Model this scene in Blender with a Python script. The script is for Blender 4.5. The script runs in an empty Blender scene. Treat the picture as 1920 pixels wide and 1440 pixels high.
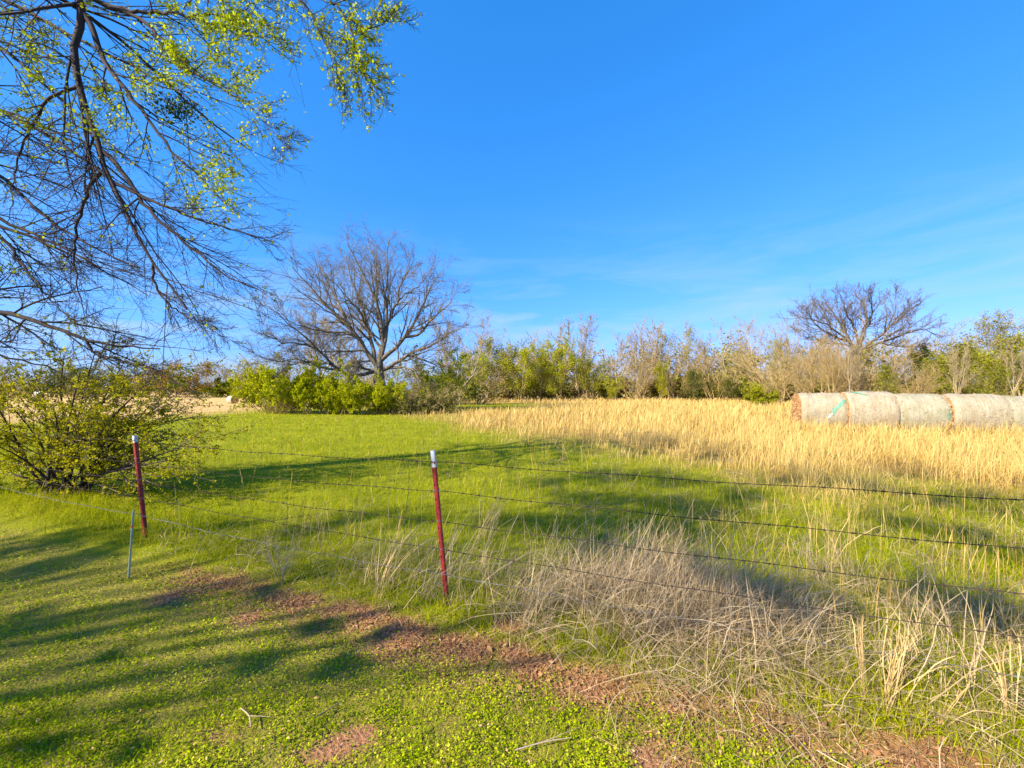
import bpy, math
import numpy as np
from mathutils import Vector

rng = np.random.default_rng(11)
scene = bpy.context.scene
col = scene.collection

# ------------------------------------------------------------------ camera, sky, sun, exposure
F, CU, HV, EYE = 760.0, 960.0, 733.0, 1.65       # focal length in photo pixels, centre column, horizon row, eye height
cam = bpy.data.cameras.new('camera'); cam_o = bpy.data.objects.new('camera', cam); col.objects.link(cam_o)
cam.sensor_width = 36.0; cam.lens = 36.0 * F / 1920.0; cam.shift_y = (HV - 720.0) / 1920.0
cam.clip_start = 0.05; cam.clip_end = 6000
cam_o.location = (0, 0, EYE); cam_o.rotation_euler = (math.radians(90), 0, 0)
scene.camera = cam_o

SUN_EL = math.radians(34)
sx, sy = -0.82, -0.57
_n = math.hypot(sx, sy); sx, sy = sx / _n, sy / _n
S = np.array([sx * math.cos(SUN_EL), sy * math.cos(SUN_EL), math.sin(SUN_EL)])

world = bpy.data.worlds.new('World'); scene.world = world; world.use_nodes = True
nt = world.node_tree; nt.nodes.clear()
def wn(t, **k):
    n = nt.nodes.new(t)
    for a, b in k.items(): setattr(n, a, b)
    return n
sky = wn('ShaderNodeTexSky', sky_type='NISHITA', sun_disc=False)
sky.sun_elevation = SUN_EL; sky.sun_rotation = math.atan2(sx, sy); sky.altitude = 200
sky.air_density = 1.0; sky.dust_density = 0.8; sky.ozone_density = 2.2
sp = wn('ShaderNodeSeparateColor'); cb = wn('ShaderNodeCombineColor'); nt.links.new(sky.outputs[0], sp.inputs[0])
for ch, (gain, power) in enumerate([(0.178, 1.30), (0.785, 0.65), (1.62, 0.65)]):      # the photograph's own colour grading of its sky
    pw = wn('ShaderNodeMath', operation='POWER'); pw.inputs[1].default_value = power; nt.links.new(sp.outputs[ch], pw.inputs[0])
    ml = wn('ShaderNodeMath', operation='MULTIPLY'); ml.inputs[1].default_value = gain; nt.links.new(pw.outputs[0], ml.inputs[0]); nt.links.new(ml.outputs[0], cb.inputs[ch])
tc = wn('ShaderNodeTexCoord')
mp = wn('ShaderNodeMapping'); mp.inputs['Scale'].default_value = (2.2, 2.2, 13.0); mp.inputs['Rotation'].default_value = (0.05, 0.10, 0.0)
mp.inputs['Location'].default_value = (0.35, 0.2, 0.55)
nz = wn('ShaderNodeTexNoise'); nz.inputs['Scale'].default_value = 1.7; nz.inputs['Detail'].default_value = 7; nz.inputs['Roughness'].default_value = 0.58; nz.inputs['Distortion'].default_value = 0.5
nt.links.new(tc.outputs['Generated'], mp.inputs[0]); nt.links.new(mp.outputs[0], nz.inputs['Vector'])
cr = wn('ShaderNodeValToRGB'); cr.color_ramp.elements[0].position = 0.43; cr.color_ramp.elements[1].position = 0.72
nt.links.new(nz.outputs['Fac'], cr.inputs[0])
sep = wn('ShaderNodeSeparateXYZ'); nt.links.new(tc.outputs['Generated'], sep.inputs[0])
el = wn('ShaderNodeMapRange'); el.interpolation_type = 'SMOOTHSTEP'
el.inputs['From Min'].default_value = 0.42; el.inputs['From Max'].default_value = 0.02
el.inputs['To Min'].default_value = 0.0; el.inputs['To Max'].default_value = 1.0
nt.links.new(sep.outputs['Z'], el.inputs['Value'])
mu = wn('ShaderNodeMath', operation='MULTIPLY'); nt.links.new(cr.outputs[0], mu.inputs[0]); nt.links.new(el.outputs[0], mu.inputs[1])
mu2 = wn('ShaderNodeMath', operation='MULTIPLY'); nt.links.new(mu.outputs[0], mu2.inputs[0]); mu2.inputs[1].default_value = 0.9
mix = wn('ShaderNodeMix', data_type='RGBA'); nt.links.new(mu2.outputs[0], mix.inputs['Factor'])
nt.links.new(cb.outputs[0], mix.inputs[6]); mix.inputs[7].default_value = (1.7, 2.35, 3.1, 1)
bg = wn('ShaderNodeBackground'); bg.inputs['Strength'].default_value = 0.13
nt.links.new(mix.outputs[2], bg.inputs['Color'])
wo = wn('ShaderNodeOutputWorld'); nt.links.new(bg.outputs[0], wo.inputs[0])

sun = bpy.data.lights.new('sun', 'SUN'); sun.energy = 5.0; sun.angle = math.radians(0.55); sun.color = (1.0, 0.87, 0.66)
sun_o = bpy.data.objects.new('sun', sun); col.objects.link(sun_o); sun_o.location = tuple(S * 60)
sun_o.rotation_euler = Vector(-S).to_track_quat('-Z', 'Y').to_euler()

vs = scene.view_settings
vs.view_transform = 'Standard'; vs.look = 'None'; vs.gamma = 1.0; vs.use_curve_mapping = False; vs.exposure = 1.32
scene.cycles.max_bounces = 6; scene.cycles.diffuse_bounces = 3; scene.cycles.transmission_bounces = 4; scene.cycles.transparent_max_bounces = 4

# ------------------------------------------------------------------ helpers
def nrm(a): return a / np.maximum(np.linalg.norm(a, axis=-1, keepdims=True), 1e-9)
def sstep(a, b, x):
    t = np.clip((np.asarray(x, float) - a) / (b - a), 0, 1); return t * t * (3 - 2 * t)
def gz(x, y):                                     # height of the ground
    x = np.asarray(x, float); y = np.asarray(y, float)
    z = -0.42 * np.exp(-(((x + 44) / 24) ** 2 + ((y - 62) / 20) ** 2))
    z = z + 0.25 * sstep(80, 130, y) * sstep(-20, -60, x)
    z = z + 0.014 * np.sin(x * 1.7 + 0.6 * y) * np.cos(y * 1.3 - 0.4 * x) + 0.03 * np.sin(x * 0.31 + 1) * np.sin(y * 0.27) * sstep(4, 10, y)
    s = sF(x, y)
    z = z + 0.05 * np.exp(-((s + 0.05) / 0.35) ** 2) * np.exp(-(y / 14) ** 2)
    z = z + 0.05 * np.exp(-(((x + 0.76) / 0.16) ** 2 + ((y - 2.72) / 0.13) ** 2))
    return z
def sF(x, y): return 0.366 * (x + 0.507) + 0.929 * (y - 3.16)     # distance beyond the fence line
def pix(u, v, Y): return np.array([(u - CU) / F * Y, Y, EYE + (HV - v) / F * Y])
def gpix(u, v):
    Y = EYE * F / max(v - HV, 3.0)
    for _ in range(6):
        Y = (EYE - float(gz((u - CU) / F * Y, Y))) * F / max(v - HV, 3.0)
    x = (u - CU) / F * Y
    return np.array([x, Y, float(gz(x, Y))])
def lump(x, y, sc, seed=0):                       # cheap smooth noise, about -1..1
    r = np.random.default_rng(seed); t = 0
    for k in range(6):
        a = r.uniform(0, 6.283); f = r.uniform(0.6, 1.9) / sc
        t = t + np.sin((x * math.cos(a) + y * math.sin(a)) * f * 6.283 + r.uniform(0, 6.283))
    return t / 3.4

def make_mesh(name, verts, faces, mat, attrs=None, smooth=False):
    me = bpy.data.meshes.new(name)
    verts = np.ascontiguousarray(verts, dtype=np.float32).reshape(-1, 3)
    if not isinstance(faces, list): faces = [faces]
    faces = [np.asarray(f, dtype=np.int32) for f in faces if len(f)]
    me.vertices.add(len(verts)); me.vertices.foreach_set('co', verts.ravel())
    li = np.concatenate([f.ravel() for f in faces]); tot = np.concatenate([np.full(len(f), f.shape[1], np.int32) for f in faces])
    me.loops.add(len(li)); me.loops.foreach_set('vertex_index', li)
    me.polygons.add(len(tot)); st = np.zeros(len(tot), np.int32); st[1:] = np.cumsum(tot)[:-1]
    me.polygons.foreach_set('loop_start', st); me.polygons.foreach_set('loop_total', tot)
    if smooth: me.polygons.foreach_set('use_smooth', np.ones(len(tot), bool))
    me.update(calc_edges=True)
    for k, a in (attrs or {}).items():
        at = me.attributes.new(k, 'FLOAT', 'POINT'); at.data.foreach_set('value', np.ascontiguousarray(a, np.float32))
    for m in (mat if isinstance(mat, (list, tuple)) else [mat]): me.materials.append(m)
    return me
def obj(name, me, parent=None, loc=None, rotz=0, scale=None):
    o = bpy.data.objects.new(name, me); col.objects.link(o)
    if parent is not None: o.parent = parent
    if loc is not None: o.location = tuple(float(c) for c in loc)
    if rotz: o.rotation_euler = (0, 0, rotz)
    if scale is not None: o.scale = scale
    return o
def empty(name, loc=(0, 0, 0), rotz=0, scale=None): return obj(name, None, None, loc, rotz, scale)
def tag(o, label, cat, group=None, kind=None):
    o['label'] = label; o['category'] = cat
    if group: o['group'] = group
    if kind: o['kind'] = kind
    return o

class Geo:                                        # collects vertex / quad / attribute blocks
    def __init__(s): s.v, s.f, s.a, s.n = [], [], [], 0
    def add(s, v, q, a=None):
        v = v.reshape(-1, 3); s.v.append(v); s.f.append(q + s.n); s.n += len(v)
        s.a.append(np.full(len(v), 0.5) if a is None else np.asarray(a, float).ravel())
    def mesh(s, name, mat, smooth=False):
        by = {}
        for f in s.f: by.setdefault(f.shape[1], []).append(f)
        return make_mesh(name, np.concatenate(s.v), [np.concatenate(k) for k in by.values()], mat, {'v': np.concatenate(s.a)}, smooth)
    def moved(s, sc, rz, loc, other):             # append a transformed copy of other
        c, n = math.cos(rz), math.sin(rz)
        for v, f, a in zip(other.v, other.f, other.a): pass
        base = s.n
        for v, a in zip(other.v, other.a):
            w = v * np.asarray(sc); w = np.stack([w[:, 0] * c - w[:, 1] * n, w[:, 0] * n + w[:, 1] * c, w[:, 2]], 1) + np.asarray(loc)
            s.v.append(w); s.a.append(a); s.n += len(w)
        for f in other.f: s.f.append(f + base)

def tubes(P, R, sides):
    n, K = P.shape[:2]
    T = np.empty_like(P); T[:, 1:-1] = P[:, 2:] - P[:, :-2]; T[:, 0] = P[:, 1] - P[:, 0]; T[:, -1] = P[:, -1] - P[:, -2]; T = nrm(T)
    m = nrm(P[:, -1] - P[:, 0]); ref = np.zeros_like(m); ref[np.arange(n), np.argmin(np.abs(m), 1)] = 1
    A = nrm(np.cross(T, ref[:, None])); B = np.cross(T, A)
    th = np.arange(sides) * 2 * math.pi / sides
    V = P[:, :, None] + R[:, :, None, None] * (A[:, :, None] * np.cos(th)[None, None, :, None] + B[:, :, None] * np.sin(th)[None, None, :, None])
    i = np.arange(n)[:, None, None] * K * sides; k = np.arange(K - 1)[None, :, None] * sides; j = np.arange(sides)[None, None, :]; j2 = (j + 1) % sides
    a = i + k + j; b = i + k + j2
    return V.reshape(-1, 3), np.stack([a, b, b + sides, a + sides], -1).reshape(-1, 4)
def ribbons(P, Wd, side):
    n, K = P.shape[:2]
    V = np.stack([P - side[:, None] * Wd[:, :, None] * 0.5, P + side[:, None] * Wd[:, :, None] * 0.5], 2)
    i = np.arange(n)[:, None] * K * 2; k = np.arange(K - 1)[None] * 2; a = i + k
    return V.reshape(-1, 3), np.stack([a, a + 1, a + 3, a + 2], -1).reshape(-1, 4)
def leaves(C, size, r, up=0.0, aspect=0.6):
    n = len(C); N = r.normal(size=(n, 3)); N[:, 2] += up; N = nrm(N)
    a = nrm(np.cross(N, r.normal(size=(n, 3)))); b = np.cross(N, a)
    s = np.asarray(size).reshape(-1, 1) * 0.5
    V = np.stack([C - a * s, C + b * s * aspect - a * s * 0.15, C + a * s, C - b * s * aspect - a * s * 0.15], 1)
    return V.reshape(-1, 3), np.arange(n * 4).reshape(n, 4)
def resample(pts, K):
    pts = np.asarray(pts, float); d = np.concatenate([[0], np.cumsum(np.linalg.norm(np.diff(pts, axis=0), axis=1))])
    t = np.linspace(0, d[-1], K); q = np.stack([np.interp(t, d, pts[:, c]) for c in range(3)], 1)
    if K > 4:
        s = q.copy(); s[1:-1] = 0.25 * q[:-2] + 0.5 * q[1:-1] + 0.25 * q[2:]; q = s
    return q
def grow(P, R, nch, r, t0, t1, ang, angsd, lenr, K, wig, trop, rr=0.6, fall=0.4, rmin=0.0, tip=0.35, minlen=0.0):
    n, Kp = P.shape[:2]; L = np.linalg.norm(np.diff(P, axis=1), axis=2).sum(1)
    idx = np.repeat(np.arange(n), nch); m = len(idx)
    t = t0 + (t1 - t0) * ((np.tile(np.arange(nch), n) + r.random(m)) / nch)
    f = t * (Kp - 1); k = np.minimum(f.astype(int), Kp - 2); w = (f - k)[:, None]
    pos = P[idx, k] * (1 - w) + P[idx, k + 1] * w; T = nrm(P[idx, k + 1] - P[idx, k])
    rad = (R[idx, k] * (1 - w[:, 0]) + R[idx, k + 1] * w[:, 0])
    perp = nrm(np.cross(T, r.normal(size=(m, 3)))); a = np.radians(ang + angsd * r.normal(size=m))[:, None]
    d = np.cos(a) * T + np.sin(a) * perp
    ln = np.maximum(L[idx] * lenr * (1 - fall * t) * r.uniform(0.6, 1.35, m), minlen)
    r0 = np.maximum(rad * rr, rmin)
    Q = np.empty((m, K, 3)); Q[:, 0] = pos; trop = np.asarray(trop, float)
    for j in range(1, K):
        d = nrm(d + wig * r.normal(size=(m, 3)) + trop); Q[:, j] = Q[:, j - 1] + d * (ln / (K - 1))[:, None]
    RR = np.maximum(r0[:, None] * np.linspace(1, tip, K)[None], rmin * 0.7)
    return Q, RR
def ribs(base, az, e0, ln, droop, K, r, wig=0.06):          # arcs of grass: base points, heading, start pitch, length, droop
    n = len(base); P = np.empty((n, K, 3)); P[:, 0] = base
    azk = az.copy()
    for j in range(1, K):
        e = e0 - droop * (j / (K - 1)) ** 1.4 + wig * r.normal(size=n); azk = azk + wig * 1.5 * r.normal(size=n)
        d = np.stack([np.cos(e) * np.cos(azk), np.cos(e) * np.sin(azk), np.sin(e)], 1)
        P[:, j] = P[:, j - 1] + d * (ln / (K - 1))[:, None]
    side = np.stack([-np.sin(az), np.cos(az), np.zeros(n)], 1)
    sd = nrm(side + 0.6 * r.normal(size=(n, 3)))
    return P, sd

# ------------------------------------------------------------------ materials
def new_mat(name):
    m = bpy.data.materials.new(name); m.use_nodes = True; t = m.node_tree; t.nodes.clear()
    return m, t
def N(t, typ, **k):
    n = t.nodes.new(typ)
    for a, b in k.items(): setattr(n, a, b)
    return n
def ramp(t, cols):
    n = N(t, 'ShaderNodeValToRGB'); e = n.color_ramp.elements
    while len(e) < len(cols): e.new(0.5)
    for i, c in enumerate(cols): e[i].position = i / max(len(cols) - 1, 1); e[i].color = (*c, 1)
    return n
def leaf_mat(name, cols, trans=0.35, rough=0.6, noise=0.0, spec=0.0):
    m, t = new_mat(name)
    at = N(t, 'ShaderNodeAttribute', attribute_name='v'); rp = ramp(t, cols); src = at.outputs['Fac']
    if noise:
        no = N(t, 'ShaderNodeTexNoise'); no.inputs['Scale'].default_value = noise; no.inputs['Detail'].default_value = 3
        tcn = N(t, 'ShaderNodeTexCoord'); t.links.new(tcn.outputs['Object'], no.inputs['Vector'])
        ma = N(t, 'ShaderNodeMath', operation='MULTIPLY_ADD'); t.links.new(no.outputs['Fac'], ma.inputs[0]); ma.inputs[1].default_value = 1.2; ma.inputs[2].default_value = -0.6
        ad = N(t, 'ShaderNodeMath', operation='ADD', use_clamp=True); t.links.new(ma.outputs[0], ad.inputs[0]); t.links.new(src, ad.inputs[1]); src = ad.outputs[0]
    t.links.new(src, rp.inputs[0])
    p = N(t, 'ShaderNodeBsdfPrincipled'); p.inputs['Roughness'].default_value = rough; p.inputs['Specular IOR Level'].default_value = spec
    t.links.new(rp.outputs[0], p.inputs['Base Color']); o = N(t, 'ShaderNodeOutputMaterial')
    if trans:
        tr = N(t, 'ShaderNodeBsdfTranslucent'); t.links.new(rp.outputs[0], tr.inputs['Color'])
        mx = N(t, 'ShaderNodeMixShader'); mx.inputs[0].default_value = trans
        t.links.new(p.outputs[0], mx.inputs[1]); t.links.new(tr.outputs[0], mx.inputs[2]); t.links.new(mx.outputs[0], o.inputs[0])
    else: t.links.new(p.outputs[0], o.inputs[0])
    return m
def solid_mat(name, cols, scale=20.0, rough=0.8, bump=0.0, metal=0.0, stretch=(1, 1, 1), detail=6, spec=0.3):
    m, t = new_mat(name); tcn = N(t, 'ShaderNodeTexCoord'); mpn = N(t, 'ShaderNodeMapping'); mpn.inputs['Scale'].default_value = stretch
    t.links.new(tcn.outputs['Object'], mpn.inputs[0])
    no = N(t, 'ShaderNodeTexNoise'); no.inputs['Scale'].default_value = scale; no.inputs['Detail'].default_value = detail; no.inputs['Roughness'].default_value = 0.65
    t.links.new(mpn.outputs[0], no.inputs['Vector'])
    mr = N(t, 'ShaderNodeMapRange'); mr.inputs['From Min'].default_value = 0.3; mr.inputs['From Max'].default_value = 0.7; t.links.new(no.outputs['Fac'], mr.inputs[0])
    rp = ramp(t, cols); t.links.new(mr.outputs[0], rp.inputs[0])
    p = N(t, 'ShaderNodeBsdfPrincipled'); p.inputs['Roughness'].default_value = rough; p.inputs['Metallic'].default_value = metal; p.inputs['Specular IOR Level'].default_value = spec
    t.links.new(rp.outputs[0], p.inputs['Base Color'])
    if bump:
        b = N(t, 'ShaderNodeBump'); b.inputs['Strength'].default_value = 0.8; b.inputs['Distance'].default_value = bump
        t.links.new(no.outputs['Fac'], b.inputs['Height']); t.links.new(b.outputs[0], p.inputs['Normal'])
    o = N(t, 'ShaderNodeOutputMaterial'); t.links.new(p.outputs[0], o.inputs[0])
    return m

M = {}
M['bark'] = solid_mat('bark', [(0.035, 0.025, 0.022), (0.11, 0.08, 0.06), (0.24, 0.19, 0.14)], 9, 0.9, 0.03, stretch=(1, 1, 0.3))
M['bark_pale'] = solid_mat('bark_pale', [(0.18, 0.135, 0.07), (0.32, 0.255, 0.14), (0.44, 0.37, 0.22)], 4, 0.9, 0.03, stretch=(1, 1, 0.3))
M['bark_brown'] = solid_mat('bark_brown', [(0.20, 0.14, 0.055), (0.33, 0.245, 0.10), (0.44, 0.34, 0.15)], 3, 0.9)
M['bark_grey'] = solid_mat('bark_grey', [(0.045, 0.036, 0.026), (0.13, 0.105, 0.075), (0.27, 0.23, 0.165)], 9, 0.9, 0.03, stretch=(1, 1, 0.3))
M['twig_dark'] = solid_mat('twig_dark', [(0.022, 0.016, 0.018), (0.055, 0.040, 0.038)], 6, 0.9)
M['leaf_maple'] = leaf_mat('leaf_maple', [(0.16, 0.21, 0.010), (0.34, 0.42, 0.006), (0.53, 0.59, 0.008)], 0.55)
M['leaf_shrub'] = leaf_mat('leaf_shrub', [(0.16, 0.17, 0.006), (0.38, 0.37, 0.008), (0.60, 0.54, 0.02)], 0.45)
M['leaf_bush'] = leaf_mat('leaf_bush', [(0.18, 0.21, 0.006), (0.38, 0.41, 0.006), (0.56, 0.57, 0.012)], 0.45)
M['leaf_green'] = leaf_mat('leaf_green', [(0.13, 0.14, 0.008), (0.27, 0.29, 0.01), (0.42, 0.43, 0.02)], 0.35)
M['leaf_pale'] = leaf_mat('leaf_pale', [(0.20, 0.20, 0.045), (0.31, 0.31, 0.07), (0.42, 0.41, 0.11)], 0.35)
M['leaf_wood'] = leaf_mat('leaf_wood', [(0.15, 0.15, 0.02), (0.26, 0.26, 0.04), (0.37, 0.35, 0.07)], 0.35)
M['leaf_olive'] = leaf_mat('leaf_olive', [(0.03, 0.045, 0.012), (0.10, 0.12, 0.015), (0.22, 0.20, 0.02)], 0.2)
M['leaf_cedar'] = leaf_mat('leaf_cedar', [(0.02, 0.035, 0.018), (0.055, 0.08, 0.025), (0.15, 0.16, 0.03)], 0.15)
M['leaf_rust'] = leaf_mat('leaf_rust', [(0.16, 0.12, 0.015), (0.36, 0.22, 0.03), (0.50, 0.30, 0.05)], 0.3)
M['leaf_juniper'] = leaf_mat('leaf_juniper', [(0.08, 0.10, 0.012), (0.20, 0.21, 0.02), (0.34, 0.32, 0.04)], 0.25)

# ground
def ground_mat():
    m, t = new_mat('ground'); A = lambda n: N(t, 'ShaderNodeAttribute', attribute_name=n).outputs['Fac']
    g = N(t, 'ShaderNodeTexCoord')
    def noise(sc, det=6):
        n = N(t, 'ShaderNodeTexNoise'); n.inputs['Scale'].default_value = sc; n.inputs['Detail'].default_value = det; n.inputs['Roughness'].default_value = 0.65
        t.links.new(g.outputs['Object'], n.inputs['Vector']); return n.outputs['Fac']
    def mixc(f, a, b):
        n = N(t, 'ShaderNodeMix', data_type='RGBA'); t.links.new(f, n.inputs['Factor'])
        for s, x in ((6, a), (7, b)):
            if isinstance(x, tuple): n.inputs[s].default_value = (*x, 1)
            else: t.links.new(x, n.inputs[s])
        return n.outputs[2]
    def sharpen(f, lo, hi):
        n = N(t, 'ShaderNodeMapRange'); n.inputs['From Min'].default_value = lo; n.inputs['From Max'].default_value = hi; t.links.new(f, n.inputs[0]); return n.outputs[0]
    n1 = sharpen(noise(9), 0.35, 0.65); n2 = sharpen(noise(0.8), 0.35, 0.65); n3 = sharpen(noise(60, 4), 0.3, 0.7)
    green = mixc(n1, (0.13, 0.16, 0.006), (0.23, 0.26, 0.008)); green = mixc(n2, green, (0.28, 0.29, 0.01))
    lawn = mixc(n1, (0.19, 0.20, 0.010), (0.30, 0.29, 0.015)); lawn = mixc(n3, lawn, (0.27, 0.20, 0.07))
    dry = mixc(n1, (0.30, 0.19, 0.05), (0.44, 0.29, 0.08))
    stub = mixc(n2, (0.48, 0.30, 0.10), (0.60, 0.41, 0.17))
    soil = mixc(n3, (0.26, 0.11, 0.05), (0.46, 0.24, 0.13))
    c = mixc(A('lawn'), green, lawn); c = mixc(A('dry'), c, dry); c = mixc(A('stub'), c, stub); c = mixc(A('soil'), c, soil)
    p = N(t, 'ShaderNodeBsdfPrincipled'); p.inputs['Roughness'].default_value = 0.95; p.inputs['Specular IOR Level'].default_value = 0.1
    t.links.new(c, p.inputs['Base Color'])
    b = N(t, 'ShaderNodeBump'); b.inputs['Strength'].default_value = 0.7; b.inputs['Distance'].default_value = 0.03; t.links.new(n3, b.inputs['Height']); t.links.new(b.outputs[0], p.inputs['Normal'])
    o = N(t, 'ShaderNodeOutputMaterial'); t.links.new(p.outputs[0], o.inputs[0]); return m
M['ground'] = ground_mat()

# ------------------------------------------------------------------ ground zones
YBX = [-40, -14, -6, -2.3, 3.2, 4.4, 8.5, 14, 40]
YBY = [75, 44, 30, 20, 11.8, 8.8, 5.7, 4.0, 3.0]
def dryness(x, y):
    yb = np.interp(x, YBX, YBY)
    d = sstep(-0.34, 0.34, (y - yb) / np.maximum(yb, 1) + 0.12 * lump(x, y, 5.0, 3) + 0.09 * lump(x, y, 1.3, 4))
    strip = np.exp(-((x + 2.5) / 6.0) ** 4) * sstep(31, 35, y) * (1 - sstep(50, 56, y))
    return d * (1 - 0.95 * strip) * sstep(-30, -16, x - 0.0 * y)
def stubble(x, y): return sstep(-19, -25, x + 1.5 * lump(x, y, 9, 8)) * sstep(17, 24, y + 2 * lump(x, y, 6, 9))
SOIL = [(755, 1195, 0.17), (655, 1392, 0.10), (600, 1415, 0.09), (690, 1375, 0.07), (405, 1383, 0.06), (690, 1160, 0.14), (1010, 1255, 0.11), (1120, 1290, 0.15), (560, 1130, 0.13), (320, 1120, 0.12),
        (1240, 1425, 0.13), (1760, 1425, 0.12), (1690, 1420, 0.10), (880, 1220, 0.13), (470, 1160, 0.10), (960, 1170, 0.10)]
SOILP = [(gpix(u, v), r) for u, v, r in SOIL]
def soilness(x, y):
    s = sF(x, y) + 0.10 * lump(x, y, 0.9, 21) + 0.06 * lump(x, y, 0.3, 22)
    k = np.exp(-((s + 0.47) / 0.115) ** 2) * sstep(-3.6, -2.4, x) * (0.30 + 0.75 * sstep(-0.55, 0.35, lump(x, y, 0.55, 24)))
    for p, r in SOILP:
        k = np.maximum(k, 1.15 * np.exp(-(((x - p[0]) / (r * 1.25)) ** 2 + ((y - p[1]) / r) ** 2) ** 1.5))
    return np.clip(k * (1 + 0.35 * lump(x, y, 0.25, 23)), 0, 1)
def lawnness(x, y): return sstep(-0.40, -0.60, sF(x, y) + 0.08 * lump(x, y, 0.8, 21))

def axis(lim, n, k):
    t = np.linspace(-1, 1, n); return lim * np.sinh(k * t) / math.sinh(k)
gx = axis(1800, 281, 8.3); gy = axis(1800, 281, 8.3) + 2.6
GX, GY = np.meshgrid(gx, gy); GXf, GYf = GX.ravel(), GY.ravel(); GZf = gz(GXf, GYf)
ii = (np.arange(280)[:, None] * 281 + np.arange(280)[None]).ravel()
gm = make_mesh('ground', np.stack([GXf, GYf, GZf], 1), np.stack([ii, ii + 1, ii + 282, ii + 281], 1), M['ground'],
               {'dry': dryness(GXf, GYf), 'stub': stubble(GXf, GYf), 'soil': soilness(GXf, GYf), 'lawn': lawnness(GXf, GYf)}, True)
ground = obj('ground', gm); ground['kind'] = 'structure'; ground['label'] = 'grassy field and mown lawn with strips of bare red soil'; ground['category'] = 'ground'

# ------------------------------------------------------------------ grasses
def screen_points(n, y0, y1, p, r, m=1.55):
    u = r.random(n)
    y = np.exp(np.log(y0) + u * np.log(y1 / y0)) if abs(p - 2) < 1e-6 else (y0 ** (2 - p) + u * (y1 ** (2 - p) - y0 ** (2 - p))) ** (1 / (2 - p))
    return r.uniform(-1, 1, n) * (m * y + 0.6), y
def blades(x, y, h, w, r, K=3, lean=0.35, droop=0.5, z=None):
    n = len(x); b = np.stack([x, y, gz(x, y) - 0.005 if z is None else z], 1)
    P, sd = ribs(b, r.uniform(0, 6.283, n), np.pi / 2 - np.abs(r.normal(size=n)) * lean, h, droop * r.random(n) * 1.6, K, r, 0.1)
    prof = np.linspace(1, 0.12, K) if K < 4 else np.interp(np.linspace(0, 1, K), [0, 0.55, 1], [0.8, 1.0, 0.12])
    return ribbons(P, w[:, None] * prof[None], sd)

M['grass_green'] = leaf_mat('grass_green', [(0.12, 0.16, 0.003), (0.26, 0.305, 0.002), (0.39, 0.41, 0.002), (0.50, 0.42, 0.05)], 0.35, 0.7)
M['grass_lawn'] = leaf_mat('grass_lawn', [(0.10, 0.155, 0.004), (0.255, 0.335, 0.003), (0.41, 0.465, 0.005), (0.58, 0.50, 0.08)], 0.3, 0.65)
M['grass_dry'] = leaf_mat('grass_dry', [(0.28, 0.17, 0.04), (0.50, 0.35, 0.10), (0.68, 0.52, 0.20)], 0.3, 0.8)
M['grass_dead'] = leaf_mat('grass_dead', [(0.19, 0.135, 0.075), (0.36, 0.27, 0.155), (0.58, 0.47, 0.30)], 0.25, 0.8)
M['litter'] = leaf_mat('litter', [(0.16, 0.07, 0.03), (0.34, 0.18, 0.08), (0.52, 0.34, 0.18)], 0.15, 0.85)

r = np.random.default_rng(101)
# lawn: clover leaflets and short blades
g = Geo()
x, y = screen_points(350000, 1.0, 7.5, 2.75, r)
keep = (r.random(len(x)) < lawnness(x, y) * (1 - 0.92 * soilness(x, y))) & (r.random(len(x)) < 0.62 + 0.5 * lump(x, y, 0.35, 31))
x, y = x[keep], y[keep]; n = len(x)
patch = lump(x, y, 1.1, 33); hgt = (0.010 + 0.024 * r.random(n) ** 1.1) * (1 + 0.35 * patch)
V, Q = leaves(np.stack([x, y, gz(x, y) + hgt], 1), r.uniform(0.006, 0.0135, n) * (0.85 + 0.14 * y), r, 1.9, 0.8)
val = np.clip(0.44 + 0.18 * patch + 0.16 * lump(x, y, 0.22, 35) + 0.2 * r.normal(size=n), 0, 0.93); g.add(V, Q, np.repeat(val, 4))
x, y = screen_points(190000, 1.0, 8.0, 2.6, r)
keep = r.random(len(x)) < lawnness(x, y) * (1 - 0.9 * soilness(x, y)); x, y = x[keep], y[keep]; n = len(x)
h_ = r.uniform(0.02, 0.06, n); w_ = r.uniform(0.0018, 0.0034, n) * (0.8 + 0.15 * y); near = y < 2.2; h_ = h_ * np.clip(1 + 0.7 * lump(x, y, 0.6, 37), 0.5, 2.2)
val = np.clip(0.5 + 0.2 * lump(x, y, 1.1, 33) + 0.12 * lump(x, y, 0.22, 35) + 0.25 * r.normal(size=n), 0, 1)
for m_, K in ((near, 3), (~near, 2)):
    V, Q = blades(x[m_], y[m_], h_[m_], w_[m_], r, K, 0.6, 0.9); g.add(V, Q, np.repeat(val[m_], 2 * K))
o = obj('lawn_grass', g.mesh('lawn_grass', M['grass_lawn'])); tag(o, 'short mown lawn of clover and grass in the foreground', 'grass', kind='stuff')

# green pasture beyond the fence
g = Geo()
x, y = screen_points(245000, 1.7, 60, 2.05, r)
s = sF(x, y); dr = dryness(x, y); st = stubble(x, y)
keep = (r.random(len(x)) < sstep(-0.50, -0.10, s)) & (r.random(len(x)) > dr * 0.93) & (r.random(len(x)) > st) & (r.random(len(x)) > 0.8 * soilness(x, y)); x, y, s = x[keep], y[keep], s[keep]; n = len(x)
tuft = lump(x, y, 1.6, 41) + 0.6 * lump(x, y, 0.45, 42)
h = (0.085 + 0.075 * r.random(n)) * (1 + 0.35 * tuft) * (1 + 0.7 * np.exp(-((s - 0.1) / 0.45) ** 2)) * (1 + 0.012 * y)
w_ = r.uniform(0.003, 0.0055, n) * np.maximum(0.9, y / 4.2); near = y < 7
val = np.clip(0.46 + 0.13 * lump(x, y, 2.4, 44) + 0.19 * r.normal(size=n), 0, 0.9); val[r.random(n) < 0.05] = 1.0
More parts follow.
